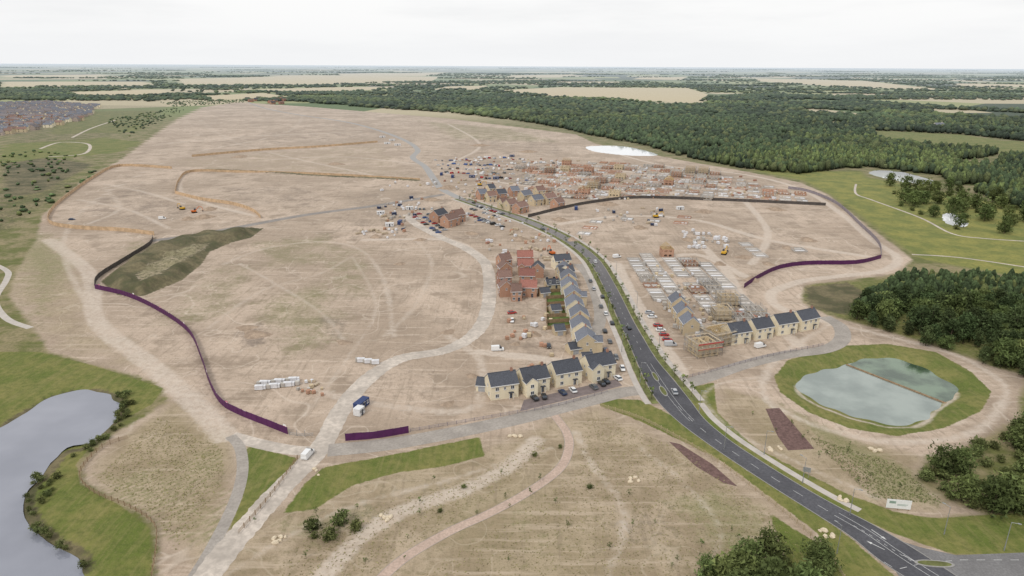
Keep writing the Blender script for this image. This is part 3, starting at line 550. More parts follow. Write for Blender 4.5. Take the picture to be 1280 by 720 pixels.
for a,c in (((600,250),(610,249)),((611,253),(621,252)),((623,250),(634,249)),((637,264),(648,262)),((650,268),(661,265)),((628,262),(636,261)),((655,252),(666,250)),((668,258),(680,256)),((640,246),(650,245)),((684,256),(696,254)),((612,243),(620,242)),((697,262),(706,260)),((672,246),(682,245))):
    house_px(a,c,8,e=5.3,r=3.2,wm=random.choice([M_ORANGE,M_BUFF,M_BUFF]),rm=random.choice([M_SLATE,M_GREY,M_BROWNT]),detail=1,label='brick house at the edge of building plots',group='houses beyond the spine road')
for a,c in (((914,432),(938,428)),((944,426),(966,422)),((972,420),(996,416)),((1001,415),(1023,410))):
    house_px(a,c,7.5,e=5.3,r=3.0,wm=M_CREAM,rm=M_SLATE,detail=2,label='cream house with dark slate roof beside the curving road',group='cream houses beside plots')
rowb=yaw((804,328),(838,376))
for u,v in ((846,388),(853,401),(861,415)):
    x,y=P(u,v); house(x,y,rowb,w=8.4,dp=7,e=5.2,r=2.9,wm=M_BUFF,rm=M_GREY,detail=1,label='buff house with new grey roof',group='nearly finished houses')
# ---------------------------------------------------------------- unfinished buildings
def wallrun(b,a,c,h,m=0,t=.3,z0=0):
    L=math.dist(a,c); rz=math.atan2(c[1]-a[1],c[0]-a[0]); at=lambda s:(a[0]+(c[0]-a[0])*s,a[1]+(c[1]-a[1])*s)
    z=z0
    while z<z0+h-.1:
        for (lo,hi,op) in ((0,.9,False),(.9,2.1,True),(2.1,2.6,False)):
            if z+lo>=z0+h: break
            hh=min(hi,z0+h-z)-lo
            if not op: p=at(.5); b.box((p[0],p[1],z+lo+hh/2),(L,t,hh),m,rz)
            else:
                n=max(2,int(L/2.6))
                for i in range(n+1):
                    s=min(max(i/n,.6/L),1-.6/L); p=at(s); b.box((p[0],p[1],z+lo+hh/2),(1.2,t,hh),m,rz)
        z+=2.6
def shell(w,dp,h,m,name='wall'):
    b=MB(); x,y=w/2,dp/2; b.box((0,0,.1),(w+.3,dp+.3,.2),1)
    wallrun(b,(-x,-y),(x,-y),h); wallrun(b,(-x,y),(x,y),h); wallrun(b,(-x,-y+.16),(-x,y-.16),h); wallrun(b,(x,-y+.16),(x,y-.16),h); wallrun(b,(0,-y+.16),(0,y-.16),h)
    if h>3: b.box((0,0,2.75),(w-.7,dp-.7,.2),2)
    return b.build(name,[m,M_CONC,M_SCAF])
def scaffold(w,dp,h):
    b=MB(); x,y=w/2+1.1,dp/2+1.1
    per=[]
    for i in range(int(w/2.4)+2):
        s=-x+2*x*i/(int(w/2.4)+1); per+=[(s,-y),(s,y),(s,-y+.8),(s,y-.8)]
    for i in range(int(dp/2.4)+2):
        s=-y+2*y*i/(int(dp/2.4)+1); per+=[(-x,s),(x,s)]
    for p in per: b.box((p[0],p[1],(h+1.2)/2),(.09,.09,h+1.2),0)
    z=1.9
    while z<h+1:
        for s in (-1,1):
            b.box((0,s*(y-.4),z),(2*x,.75,.07),1); b.box((s*(x-.4),0,z+.01),(.75,2*y-1.7,.07),1)
            for k in (.5,1.0): b.box((0,s*y,z+k),(2*x,.07,.07),0); b.box((s*x,0,z+k),(.07,2*y,.07),0)
        z+=2.1
    return b.build('scaffold',[M_STEEL,M_SCAF])
def trusses(w,dp,e,r):
    b=MB(); x,y=w/2,dp/2
    for i in range(int(w/.9)+1):
        xx=-x+.1+i*(w-.2)/int(w/.9)
        for s in (-1,1): b.tube((xx,s*(y+.3),e),(xx,0,e+r),.08,.08,4)
        b.box((xx,0,e+.02),(.08,dp,.14))
    return b.build('roof_truss',[mat('truss_timber',(.48,.36,.2),.9,.15)])
SH={('r',2):shell(9,8,2.3,M_ORANGE),('r',5):shell(9,8,5.2,M_ORANGE),('b',2):shell(9,8,2.4,M_BLOCK),('b',5):shell(9,8,5.2,M_BUFF),('r',1):shell(9,8,1.2,M_ORANGE),('b',1):shell(9,8,1.0,M_BLOCK)}
SCF={2:scaffold(9,8,2.6),5:scaffold(9,8,5.2),1:scaffold(9,8,1)}
TR=trusses(9,8,5.2,3.0)
def unfinished(px,rz,kind,hh,scaf=True,tr=False,red=False,raw=False,s=1.):
    x,y=px if raw else P(*px); OCC.append((x,y,7))
    p=mk('unfinished_house',None,(x,y,0),rz,label=('scaffolded ' if scaf else 'roofless ')+('red brick' if kind=='r' else 'pale block')+' house shell under construction',cat='house',group='house shells under construction',scale=(s,s,1))
    mk('wall',SH[(kind,hh)],parent=p)
    if scaf: mk('scaffold',SCF[hh],parent=p)
    if tr: mk('roof_truss',TR,parent=p)
    if red:
        b=MB(); b.box((0,0,6.1),(11.5,.1,.6)); b.box((0,0,3.9),(11.5,.12,.25)); mk('safety_sheet',b.build('safety_sheet',[M_REDN]),(0,-5.2,0),parent=p)
def foundmesh(w,dp,kind):
    b=MB(); b.box((0,0,.12),(w,dp,.24),0); hh=.6
    for y in (-dp/2+.2,dp/2-.2): b.box((0,y,.24+hh/2),(w-.1,.3,hh),1)
    for x in (-w/2+.2,0,w/2-.2): b.box((x,0,.24+hh/2),(.3,dp-.75,hh),1)
    if kind: b.box((w*.25,0,.24+hh/2),(.25,dp-.75,hh),1); b.box((-w*.25,dp*.1,.24+hh/2),(w*.4,.25,hh),1)
    else: b.box((w*.25,0,.30),(w*.42,dp*.75,.1),2)
    return b.build('house_foundation',[M_CONC,[M_BLOCK,M_ORANGE][kind],M_WRAP])
FD=[foundmesh(9,8,0),foundmesh(10,8,1),foundmesh(8.4,7.6,0),foundmesh(13,8,1)]
def found(x,y,rz,k):
    OCC.append((x,y,6)); mk('house_foundation',FD[k],(x,y,.0),rz,label=['concrete slab with low block walls and white sheeting','concrete slab with low red brick walls','small concrete slab with low block walls','long concrete slab with low red brick walls'][k],cat='foundation',group='house foundations')
def linepts(a,c,n,raw=False):
    a=P(*a);c=P(*c); return [(a[0]+(c[0]-a[0])*i/(n-1),a[1]+(c[1]-a[1])*i/(n-1)) for i in range(n)],math.atan2(c[1]-a[1],c[0]-a[0])
def inpoly(u,v,pl):
    r=False;n=len(pl)
    for i in range(n):
        a=pl[i];c=pl[(i+1)%n]
        if (a[1]>v)!=(c[1]>v) and u<(c[0]-a[0])*(v-a[1])/(c[1]-a[1])+a[0]: r=not r
    return r
yr=yaw((914,432),(1023,410))
unfinished((878,441),yr-.1,'b',5,red=True); unfinished((896,429),yr,'b',5,tr=True)
def gridfill(pl,an,sx,sy,fn,jx=1.2,street=3,every=2):
    q=PL(pl); cx=sum(p[0] for p in q)/len(q); cy=sum(p[1] for p in q)/len(q); c,s=math.cos(an),math.sin(an)
    for j in range(-30,31):
        for i in range(-40,41):
            yy=j*sy+(j//every)*street*1.0; xx=i*sx+random.uniform(-jx,jx); x=cx+xx*c-yy*s; y=cy+xx*s+yy*c
            if inpoly(x,y,q) and all(math.hypot(x-o[0],y-o[1])>o[2]+2.2 for o in OCC): fn(x,y,i,j)
def fa(x,y,i,j):
    if random.random()<.1: return
    p=.6 if x<120 and y<680 else .3
    if random.random()<p:
        k=random.choice(['r','r','b','b']); h_=random.choice([1,1,2,2,2,5]); unfinished((x,y),rowa+(math.pi/2 if j%4==1 else 0),k,h_,random.random()<.45,h_==5 and random.random()<.6,False,True,1.05)
    else: found(x,y,rowa,random.choice([0,1,0,2,3]))
rowa=yaw((640,228),(900,244))
gridfill([(645,208),(760,203),(870,212),(970,234),(1015,248),(1000,254),(900,250),(800,246),(740,250),(700,246),(655,232)],rowa,13,13,fa,street=7)
def fb(x,y,i,j):
    if random.random()<.03: return
    if random.random()<(.4 if y<345 else .15):
        k=random.choice(['b','b','r']); h_=random.choice([1,2,2,5]) ; unfinished((x,y),rowb+(math.pi/2 if j%3 else 0),k,h_,random.random()<.5,h_==5 and random.random()<.7,False,True,.85)
    else:
        if random.random()<.25: unfinished((x,y),rowb,'b',1,False,False,False,True,.88)
        else: found(x,y,rowb,random.choice([0,2,0,2]))
gridfill([(785,322),(818,317),(850,322),(896,330),(918,350),(950,384),(985,402),(950,412),(915,420),(894,428),(870,432),(866,415),(858,390),(846,380),(824,378)],rowb,9.9,9.2,fb,.2,3,3)
gridfill([(700,284),(740,276),(800,268),(860,272),(850,280),(770,286),(720,300)],rowa,20,18,lambda x,y,i,j: found(x,y,rowa,random.choice([0,2,1])) if random.random()<.5 else None)
gridfill([(930,300),(990,305),(1040,318),(970,325),(935,318)],rowb,13,13,lambda x,y,i,j: found(x,y,rowb,random.choice([0,2])) if random.random()<.5 else None)
# ---------------------------------------------------------------- cars
def carparts(L,W,Hh,van=False):
    b=MB()
    if van: secs=[(-L/2,W*.46,W*.44,.35,.95),(-L/2+.1,W*.5,W*.48,.3,1.1),(L/2-1.2,W*.5,W*.48,.28,1.1),(L/2-.15,W*.48,W*.44,.3,.95),(L/2,W*.42,W*.4,.4,.75)]
    else: secs=[(-L/2,W*.42,W*.4,.4,.75),(-L/2+.15,W*.48,W*.46,.3,.92),(-L/2+.9,W*.5,W*.47,.26,.95),(L/2-1.3,W*.5,W*.47,.26,.92),(L/2-.25,W*.47,W*.42,.28,.72),(L/2,W*.4,W*.36,.38,.6)]
    b.loft(secs,0)
    if van: b.loft([(-L/2+.05,W*.47,W*.42,1.1,Hh-.05),(L/2-2.0,W*.47,W*.42,1.1,Hh),(L/2-1.9,W*.47,W*.42,1.1,Hh-.02)],0)
    else: b.box(((-L/2+.75+L/2-1.5)/2-.05,0,Hh-.02),(L*.38,W*.72,.05),0)
    gb=MB()
    if van: gb.loft([(L/2-1.92,W*.465,W*.41,1.12,Hh-.08),(L/2-1.5,W*.465,W*.40,1.1,Hh-.12),(L/2-.8,W*.46,W*.42,1.05,1.12)],0)
    else: gb.loft([(-L/2+.35,W*.44,W*.42,.93,.96),(-L/2+.85,W*.45,W*.37,.93,Hh-.06),(-L/2+.9+L*.38,W*.45,W*.37,.93,Hh-.05),(L/2-1.15,W*.44,W*.42,.9,.95)],0)
    return b,gb
b=MB(); b.tube((0,-.11,0),(0,.11,0),.32,.32,12,0); b.tube((0,-.125,0),(0,.125,0),.19,.19,8,1); WH=b.build('wheel',[M_TYRE,M_RIM])
bl=MB()
for s in (-1,1): bl.box((0,s*.62,0),(.1,.3,.12))
HL=bl.build('headlight',[M_LAMP])
cardef={}
for van in (0,1):
    L,W,Hh=(5.2,1.95,2.1) if van else (4.4,1.8,1.45)
    bb,gb=carparts(L,W,Hh,van); gm_=gb.build('window',[M_GLASS])
    for col,mt in M_PAINT.items():
        cardef[(van,col)]=(bb.build('body',[mt]),gm_,L,W)
far_def={}
for (van,col),(bm,gm_,L,W) in cardef.items():
    bb,gb=carparts(L,W,2.1 if van else 1.45,van); o=len(bb.v); bb.v+=gb.v; bb.f+=[tuple(k+o for k in f) for f in gb.f]; bb.m+=[1]*len(gb.f)
    for sx in (-1,1):
        for sy in (-1,1): bb.tube((sx*L*.3,sy*W*.42-.1,.32),(sx*L*.3,sy*W*.42+.1,.32),.32,.32,8,2)
    far_def[(van,col)]=bb.build('car',[M_PAINT[col],M_GLASS,M_TYRE])
def car(px,rz,col='silver',van=0,near=True,group='parked cars',raw=False,lab=None):
    x,y=px if raw else P(*px); nm='van' if van else 'car'; lb_=lab or (col+(' panel van' if van else ' hatchback car')+' parked on the site')
    if not near: return mk(nm,far_def[(van,col)],(x,y,.05),rz,label=lb_,cat=nm,group=group)
    bm,gm_,L,W=cardef[(van,col)]; p=mk(nm,None,(x,y,.05),rz,label=lb_,cat=nm,group=group)
    mk('body',bm,parent=p); mk('window',gm_,parent=p); mk('headlight',HL,(L/2-.03,0,.62),parent=p)
    for sx in (-1,1):
        for sy in (-1,1): mk('wheel',WH,(sx*L*.3,sy*W*.43,.32),parent=p)
    return p
car((385,570),yaw((385,570),(405,548)),'white',1,lab='white panel van on the pale haul road'); car((622,438),.1,'white',1,lab='white panel van parked on bare earth'); car((950,434),yr,'white',1)
rd=yaw((800,430),(782,400)); car((786,411),rd,'black',lab='black car driving on the spine road'); car((771,322),.4,'white',1); car((843,491),yaw((850,510),(840,490)),'silver',lab='silver car on the spine road')
car((744,328),rd,'white'); car((678,287),yaw((695,292),(655,275)),'grey'); car((592,254),yaw((610,260),(575,248)),'black')
for i,(u,v) in enumerate([(668,499),(680,497),(703,492),(716,489),(742,485),(752,481),(757,478),(772,474),(778,462),(770,448),(757,440),(762,428),(756,415),(765,405),(757,393),(751,384),(753,372),(742,362),(738,352),(640,402),(686,434)]):
    car((u,v),random.choice([1.9,1.7,2.0]) if i<8 else ang+random.choice([0,math.pi]),random.choice(['white','silver','black','grey','dark blue','black']),0)
car((640,392),.3,'red')
lots=[((519,272),(548,291),9),((524,268),(556,288),9),((532,266),(545,274),4),((590,262),(622,272),9),((598,259),(628,268),8),((585,268),(610,277),6),((600,276),(628,284),6),((812,392),(838,432),8),((520,262),(545,262),6)]
for a,c,n in lots:
    pts,an=linepts(a,c,n)
    for p in pts:
        if random.random()<.88: car(p,an+math.pi/2+random.uniform(-.06,.06),random.choice(['white','silver','black','blue','grey','red','white']),int(random.random()<.15),False,'cars in the site car park',True)
cl=[((546,201),(600,201),12),((550,206),(625,207),16),((552,211),(640,212),18),((556,216),(640,218),16),((600,197),(655,200),10),((640,204),(690,205),8),((600,222),(660,226),10)]
for a,c,n in cl:
    pts,an=linepts(a,c,n)
    for p in pts:
        if random.random()<.88: car((p[0]+random.uniform(-2,2),p[1]+random.uniform(-7,7)),random.uniform(0,3),random.choice(['white','silver','black','blue','grey','red','white','white']),int(random.random()<.5),False,'vehicles in the far compound',True)
# ---------------------------------------------------------------- pallets, cabins, machinery
def palletb(b,h,w=1.2,l=1.2,m0=0,m1=1,x=0,y=0,rz=0,s=1.):
    cs,sn=math.cos(rz),math.sin(rz)
    def B(c,sz,m): b.box((x+(c[0]*cs-c[1]*sn)*s,y+(c[0]*sn+c[1]*cs)*s,c[2]*s),tuple(k*s for k in sz),m,rz)
    for xx in (-.5,0,.5): B((xx*w*.9,0,.06),(.1,l,.12),m1)
    for yy in (-.4,-.13,.13,.4): B((0,yy*l,.14),(w,.16*l,.03),m1)
    for k in range(3): B((0,0,.16+h/3*(k+.5)),(w*(.97-.03*(k%2)),l*(.97-.02*k),h/3-.02),m0)
PM=[M_WRAP,M_ORANGE,M_BUFF,M_BLOCK,M_SCAF,M_PAINT['dark blue'],M_RED,M_WOOD]
PD=[(1.1,1.2,1.2,0,'white wrapped'),(1.,1.2,1.2,1,'orange brick'),(1.,1.2,1.2,2,'buff brick'),(1.2,1.2,1.2,3,'grey block'),(1.3,2.4,1.2,0,'long white wrapped'),(.8,3,1.2,4,'timber'),(1.4,2.2,1.4,5,'dark blue sheeted'),(1.,2.4,1.2,6,'red brick')]
PMESH=[]
for h_,w_,l_,mi,_ in PD: b=MB(); palletb(b,h_,w_,l_,mi,7); PMESH.append(b.build('material_pallet',PM))
PALL=[]
def pal(px,k,rz=0,s=1.): x,y=P(*px); PALL.append((x,y,k,rz,s))
for i in range(9):
    for j in range(2): pal((324+i*6,487-i*.7-j*5),(4,3,0)[(i*2+j)%3],.1+random.uniform(-.1,.1),1.2)
for i in range(16): pal((372+random.uniform(0,34),477+random.uniform(0,18)),random.choice([0,1,5,3,2]),random.random()*3,random.uniform(.7,1.2))
for i in range(6): pal((447+i*4.5,452+i*.6),[3,4][i%2],.1,1.2)
def scat(pl,n):
    us=[p[0] for p in pl];vs=[p[1] for p in pl];o=[]
    while len(o)<n:
        u=random.uniform(min(us),max(us));v=random.uniform(min(vs),max(vs))
        if inpoly(u,v,pl): o.append((u,v))
    return o
MIX=(0,1,3,3,4,5,0,7,2)
for pl,n,ks in (([(470,255),(530,245),(520,268),(505,292),(480,300)],60,(0,0,5,1,3,6)),([(845,285),(905,290),(915,312),(860,312)],40,(0,3,4)),([(800,330),(870,340),(910,385),(930,415),(890,430),(845,420),(815,380)],90,(0,3,4,5,2,3)),([(640,395),(690,385),(690,460),(655,465),(620,440)],24,(0,1,2)),([(560,196),(640,198),(760,203),(880,213),(950,240),(860,247),(720,252),(660,232),(560,222)],360,MIX),([(880,213),(930,222),(1010,245),(1000,256),(900,250)],50,MIX),([(640,285),(700,300),(690,320),(630,300)],24,(0,1,5)),([(740,262),(830,260),(820,285),(750,280)],30,(0,3,5,6)),([(430,290),(500,285),(480,300)],14,(0,5)),([(905,385),(1000,400),(1000,412),(920,420)],26,MIX),([(600,300),(690,318),(680,340),(620,325)],20,MIX),([(545,225),(640,225),(700,255),(600,262)],70,MIX),([(560,255),(700,290),(690,300),(600,285)],20,MIX),([(470,225),(560,225),(560,240),(480,245)],16,MIX)):
    for u,v in scat(pl,n): pal((u,v),random.choice(ks),random.random()*3,random.uniform(.8,1.6))
PALL.sort(key=lambda t:t[1]); b=MB()
for i,(x,y,k,rz,s) in enumerate(PALL):
    if i<290: mk('material_pallet',PMESH[k],(x,y,0),rz,label=PD[k][4]+' pallet stacked on bare earth',cat='pallet',group='pallets of building materials',scale=(s,s,s))
    else: palletb(b,PD[k][0],PD[k][1],PD[k][2],PD[k][3],7,x,y,rz,s)
mk('building_materials',b.build('building_materials',PM),kind='stuff',label='scattered stacks of bricks, blocks and timber on building plots')
def cabin(px,rz,m,L=7.,lab='white',stack=1):
    x,y=P(*px); p=mk('site_cabin',None,(x,y,0),rz,label=lab+' portable site cabin on bare earth',cat='cabin',group='site cabins')
    for k in range(stack):
        b=MB(); b.box((0,0,1.35),(L,2.5,2.4)); b.box((0,0,2.6),(L+.1,2.6,.12))
        for i in range(int(L/1)): b.box((-L/2+.5+i,-1.27,1.35),(.08,.05,2.3))
        mk('cabin_body',b.build('cabin_body',[m]),(0,0,k*2.6),parent=p)
        for xx in (-L*.3,L*.3): mk('window',WINS,(xx,-1.28,1.6+k*2.6),parent=p)
        mk('door',DOOR,(0,-1.28,1.15+k*2.6),parent=p)
M_CABW=mat('white_cabin_paint',(.66,.66,.66),.5,.08)
cabin((452,509),1.2,M_BLUE,6,'dark blue'); cabin((449,518),1.2,M_CABW,3)
for q in ((487,283),(500,280),(476,268),(512,262),(566,222),(590,222),(620,224),(552,219),(610,198),(640,196),(660,208),(700,206),(720,262),(850,262)): cabin(q,random.choice([0,.2,1.5]),M_CABW if random.random()<.7 else M_BLUE,6)
for q in ((478,172),(490,176),(484,180),(497,182)): cabin(q,.3,M_CABW,9)
def excavator(px,rz,m,lab):
    x,y=P(*px); p=mk('excavator',None,(x,y,0),rz,label=lab,cat='excavator')
    for s in (-1,1):
        b=MB(); b.loft([(-2,.3,.3,.35,.65),(-1.6,.3,.3,.05,.9),(1.6,.3,.3,.05,.9),(2,.3,.3,.35,.65)]); mk('track',b.build('track',[M_TYRE]),(0,s*1.1,0),parent=p)
    b=MB(); b.box((-.4,0,1.5),(3.4,2.5,1.1)); b.box((-1.8,0,1.6),(.8,2.5,1.0)); bd=mk('body',b.build('body',[m]),parent=p)
    b=MB(); b.box((.7,.7,2.6),(1.5,1.0,1.5),0,0,.85); mk('cab',b.build('cab',[M_GLASS]),parent=bd)
    b=MB(); b.tube((1.1,-.3,1.8),(3.6,-.3,4.6),.28,.22,6); b.tube((3.6,-.3,4.6),(5.8,-.3,4.0),.22,.2,6); mk('boom',b.build('boom',[m]),parent=p)
    b=MB(); b.tube((5.8,-.3,4.1),(6.3,-.3,1.5),.2,.14,6); mk('arm',b.build('arm',[m]),parent=p)
    b=MB(); b.box((6.1,-.3,1.0),(1.0,1.2,.9),0,0,.6); mk('bucket',b.build('bucket',[M_DARKF]),parent=p)
excavator((243,266),.6,M_ORG,'orange tracked excavator digging beside a spoil heap'); excavator((228,262),2.6,M_YEL,'yellow tracked excavator in the timber hoarding'); excavator((905,318),1.,M_YEL,'yellow excavator among foundations'); excavator((690,318),2.,M_ORG,'orange excavator near brick houses'); excavator((820,272),.2,M_YEL,'yellow excavator on pale earth'); excavator((600,232),.2,M_YEL,'yellow excavator beside the far compound')
car((203,274),.4,'white',1); car((90,275),.2,'dark blue')
def heap(px,r,h):
    x,y=P(*px); n=22;rings=7;V=[(0,0,h)];Fc=[]
    for k in range(1,rings+1):
        for i in range(n):
            t=2*math.pi*i/n; rr=r*k/rings*(1+.18*math.sin(3*t+px[0])+.1*random.uniform(-1,1)); z=h*(math.cos(math.pi*k/rings)+1)/2*(1+.15*random.uniform(-1,1)) if k<rings else -.1
            V.append((rr*math.cos(t),rr*math.sin(t)*.7,z))
    for i in range(n): Fc.append((0,1+i,1+(i+1)%n))
    me=bpy.data.meshes.new('spoil_heap')
    for k in range(rings-1):
        for i in range(n): a=1+k*n+i;c=1+k*n+(i+1)%n; Fc.append((a,a+n,c+n,c))
    me.from_pydata(V,[],Fc); me.materials.append(M_SOIL); me.polygons.foreach_set('use_smooth',[True]*len(Fc))
    mk('spoil_heap',me,(x,y,0),px[0],label='low heap of excavated tan soil',cat='spoil heap',group='spoil heaps')
for px,r,h in (((255,272),9,2.5),((235,274),7,2),((262,262),8,2),((500,330),4,1),((560,415),4,1),((650,300),8,2.2),((610,300),6,1.5),((668,418),4,1.5),((900,330),5,1.5),((940,350),6,2),((930,322),6,1.5),((800,285),7,2),((760,256),10,2.5),((985,310),6,1.2),((320,418),7,1.6),((308,410),5,1.2),((715,300),5,2),((645,430),3,1.),((470,296),6,1.6),((960,330),5,1.2),((860,300),6,1.5),((590,292),6,1.5),((640,318),5,1.6),((560,235),12,2.5),((540,250),9,2),((700,275),8,2),((880,265),9,2),((970,262),9,2),((1010,300),8,1.6),((300,196),14,2),((420,205),14,2),((600,182),16,2.5),((660,190),14,2.5),((525,300),5,1.2),((430,428),4,.9),((590,470),3,1),((560,505),3,.9)): heap(px,r,h)
# ---------------------------------------------------------------- rocks
RK=[]
for k in range(4):
    n=8; me=MB()
    ring=[[(r_*(1+random.uniform(-.2,.2))*math.cos(2*math.pi*i/n),r_*(1+random.uniform(-.2,.2))*.75*math.sin(2*math.pi*i/n),z+random.uniform(-.06,.06)) for i in range(n)] for r_,z in ((.75,0),(.8,.35),(.55,.62))]
    for a in range(2):
        for i in range(n): me.poly([ring[a][i],ring[a][(i+1)%n],ring[a+1][(i+1)%n],ring[a+1][i]])
    me.poly(ring[2]); RK.append(me.build('boulder',[M_ROCK]))
for cx,cy,n in ((793,600,7),(1048,624,6),(1030,668,6),(483,646,7),(349,677,6),(645,547,5),(400,590,3),(968,562,5),(1096,562,3)):
    for i in range(n):
        x,y=P(cx,cy); mk('boulder',random.choice(RK),(x+random.uniform(-2,2),y+random.uniform(-1.6,1.6),-.05),random.random()*6,label='pale limestone boulder on rough grass',cat='boulder',group='limestone boulders',scale=(random.uniform(.6,1.2),)*3)
# ---------------------------------------------------------------- street furniture
b=MB(); b.tube((0,0,0),(0,0,8),.11,.06,8); b.tube((0,0,0),(0,0,1.2),.15,.14,8); PO=b.build('pole',[M_STEEL])
b=MB(); b.tube((0,0,7.9),(1.2,0,8.15),.05,.04,6); AR=b.build('lamp_arm',[M_STEEL])
b=MB(); b.box((1.5,0,8.17),(.75,.3,.12),0); b.box((1.5,0,8.09),(.5,.22,.05),1); LH=b.build('lamp_head',[M_STEEL,M_LAMP])
for q in ((1046,692),(1062,644),(1255,688),(1003,604),(955,568),(905,562),(874,515),(800,478),(777,440),(824,432),(760,395),(796,385),(742,348),(770,345),(700,300),(728,298),(1180,668)):
    x,y=P(*q); p=mk('street_lamp',None,(x,y,0),random.choice([2.2,-.6]),label='slim steel street lamp beside the road',cat='street lamp',group='street lamps'); mk('pole',PO,parent=p); mk('lamp_arm',AR,parent=p); mk('lamp_head',LH,parent=p)
x,y=P(1122,638); p=mk('sign_board',None,(x,y,0),-.15,label='white rectangular sign board on posts in grass',cat='sign')
b=MB(); b.box((0,0,1.9),(6,.12,2.6)); mk('sign_face',b.build('sign_face',[M_WSIGN]),parent=p)
b=MB(); b.box((-1.6,-.08,2.4),(1.6,.03,.7)); b.box((.9,-.08,1.9),(2.6,.03,.12)); b.box((.7,-.08,1.6),(2.2,.03,.12)); mk('sign_print',b.build('sign_print',[mat('sign_print_paint',(.25,.33,.28),.6,.1)]),parent=p)
for xx in (-2.6,0,2.6):
    b=MB(); b.box((0,0,0),(.12,.1,2.6)); mk('sign_post',b.build('sign_post',[M_WOOD]),(xx,.12,.9),0,p)
x,y=P(1007,598); p=mk('direction_sign',None,(x,y,0),-.4,label='grey backed direction sign on two posts',cat='sign')
b=MB(); b.box((0,0,2.8),(2,.06,1.5)); mk('sign_face',b.build('sign_face',[M_STEEL]),parent=p)
for xx in (-.6,.6):
    b=MB(); b.tube((0,0,0),(0,0,3.4),.05,.05); mk('sign_post',b.build('sign_post',[M_STEEL]),(xx,.09,0),0,p)
# ---------------------------------------------------------------- trees
def crown(name,R,Hc,z0,ncl,per,leaf,base,conic=.0,seed=0):
    r=np.random.default_rng(seed); V=[];T_=[]
    for k in range(ncl):
        t=r.uniform(0,1)
        rad=R*(math.sqrt(max(0,1-(2*t-1)**2))*(1-conic)+conic*(1-t)*1.1)*r.uniform(.45,1.05)*(1+.25*math.sin(k*1.3)); th=r.uniform(0,6.283)
        c=np.array([rad*math.cos(th),rad*math.sin(th),z0+Hc*t]); cs=R*r.uniform(.18,.34)
        sh=(.6+.45*min(1,rad/R))*(.65+.5*t)*r.uniform(.7,1.4)  # inner and lower clumps darkened: crown self-shading put into the tint
        P0=c+r.normal(size=(per,3))*cs*np.array([1,1,.6])
        tri=P0[:,None,:]+r.normal(size=(per,3,3))*leaf
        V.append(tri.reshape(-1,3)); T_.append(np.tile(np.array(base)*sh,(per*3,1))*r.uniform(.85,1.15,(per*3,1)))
    V=np.concatenate(V);T_=np.concatenate(T_); V[:,2]=np.maximum(V[:,2],.05)
    return npmesh(name,V,np.arange(len(V)).reshape(-1,3),[M_FOL],T_)
def trunk(h,r,limb=4):
    b=MB(); b.tube((0,0,0),(.05*h*.3,0,h*.5),r,r*.7,7); b.tube((.015*h,0,h*.5),(0,.02*h,h),r*.7,r*.2,7)
    for i in range(limb):
        a=i*2.4; z=h*(.4+.13*i); b.tube((0,0,z),(math.cos(a)*h*.2,math.sin(a)*h*.2,z+h*.15),r*.35,r*.1,5)
    return b.build('trunk',[M_BARK])
PINE=[(crown('crown',2.6,7,1.6,50,20,.34,(.075,.105,.042),.4,s),trunk(8,.2)) for s in range(5)]
BROAD=[(crown('crown',3.2,6,1.2,52,22,.34,(.11,.14,.048),.0,s+20),trunk(6,.2)) for s in range(4)]
BUSH=[(crown('crown',1.6,2.2,.1,30,22,.2,(.13,.15,.055),.0,s+40),trunk(1.8,.07)) for s in range(4)]
SAP=[(crown('crown',.5,1.2,1.0,8,12,.10,(.12,.16,.05),.0,s+60),trunk(2.2,.04,2)) for s in range(3)]
def tree(x,y,kind,s,z=0):
    arr,nm,lb_,ct,gr={'pine':(PINE,'pine_tree','dark green pine tree in a plantation','tree','plantation pines'),'broad':(BROAD,'broadleaf_tree','green broadleaf tree with rounded crown','tree','broadleaf trees'),'bush':(BUSH,'bush','low dark green bush in rough grass','bush','bushes'),'sap':(SAP,'sapling','young staked sapling on open ground','sapling','saplings')}[kind]
    c,t=random.choice(arr); p=mk(nm,None,(x,y,z),random.random()*6.28,label=lb_,cat=ct,group=gr,scale=(s,s,s*random.uniform(.85,1.2)))
    mk('crown',c,parent=p); mk('trunk',t,parent=p)
def plant(pl,n,kind,s0,s1,mind):
    q=PL(pl); xs_=[p[0] for p in q]; ys_=[p[1] for p in q]; got=[]; tries=0
    while len(got)<n and tries<n*60:
        tries+=1; x=random.uniform(min(xs_),max(xs_));y=random.uniform(min(ys_),max(ys_))
        if not inpoly(x,y,q): continue
        if any((x-a)**2+(y-c)**2<mind*mind for a,c in got): continue
        got.append((x,y)); k=kind if isinstance(kind,str) else random.choice(kind); tree(x,y,k,random.uniform(s0,s1))
plant([(1062,400),(1068,385),(1120,378),(1200,380),(1300,392),(1360,410),(1360,500),(1280,475),(1200,448),(1120,420)],150,['pine','pine','broad'],.7,1.3,3.6)
plant([(1150,600),(1165,582),(1210,566),(1280,535),(1350,530),(1360,650),(1290,645),(1230,642),(1185,625)],90,['bush','broad','bush','bush'],.7,1.3,1.9)
plant([(845,760),(862,722),(900,700),(960,695),(1020,702),(1045,745),(1040,800),(850,800)],70,['bush','bush','broad','bush'],.75,1.15,1.5)
plant([(138,540),(148,520),(150,500),(135,490),(160,492),(168,510),(150,535),(105,572),(85,575)],24,'bush',.35,.7,1.3)
plant([(30,600),(60,592),(80,600),(60,625),(50,660),(80,685),(105,690),(108,715),(90,690),(55,680),(34,650)],22,'bush',.35,.75,1.3)
for u,v,s in ((391,662,1.1),(413,673,1.2),(427,655,1.25),(445,662,1.),(393,672,.6),(737,610,.5),(700,560,.4),(668,570,.5),(550,640,.4),(580,610,.4)): x,y=P(u,v); tree(x,y,'bush',s)
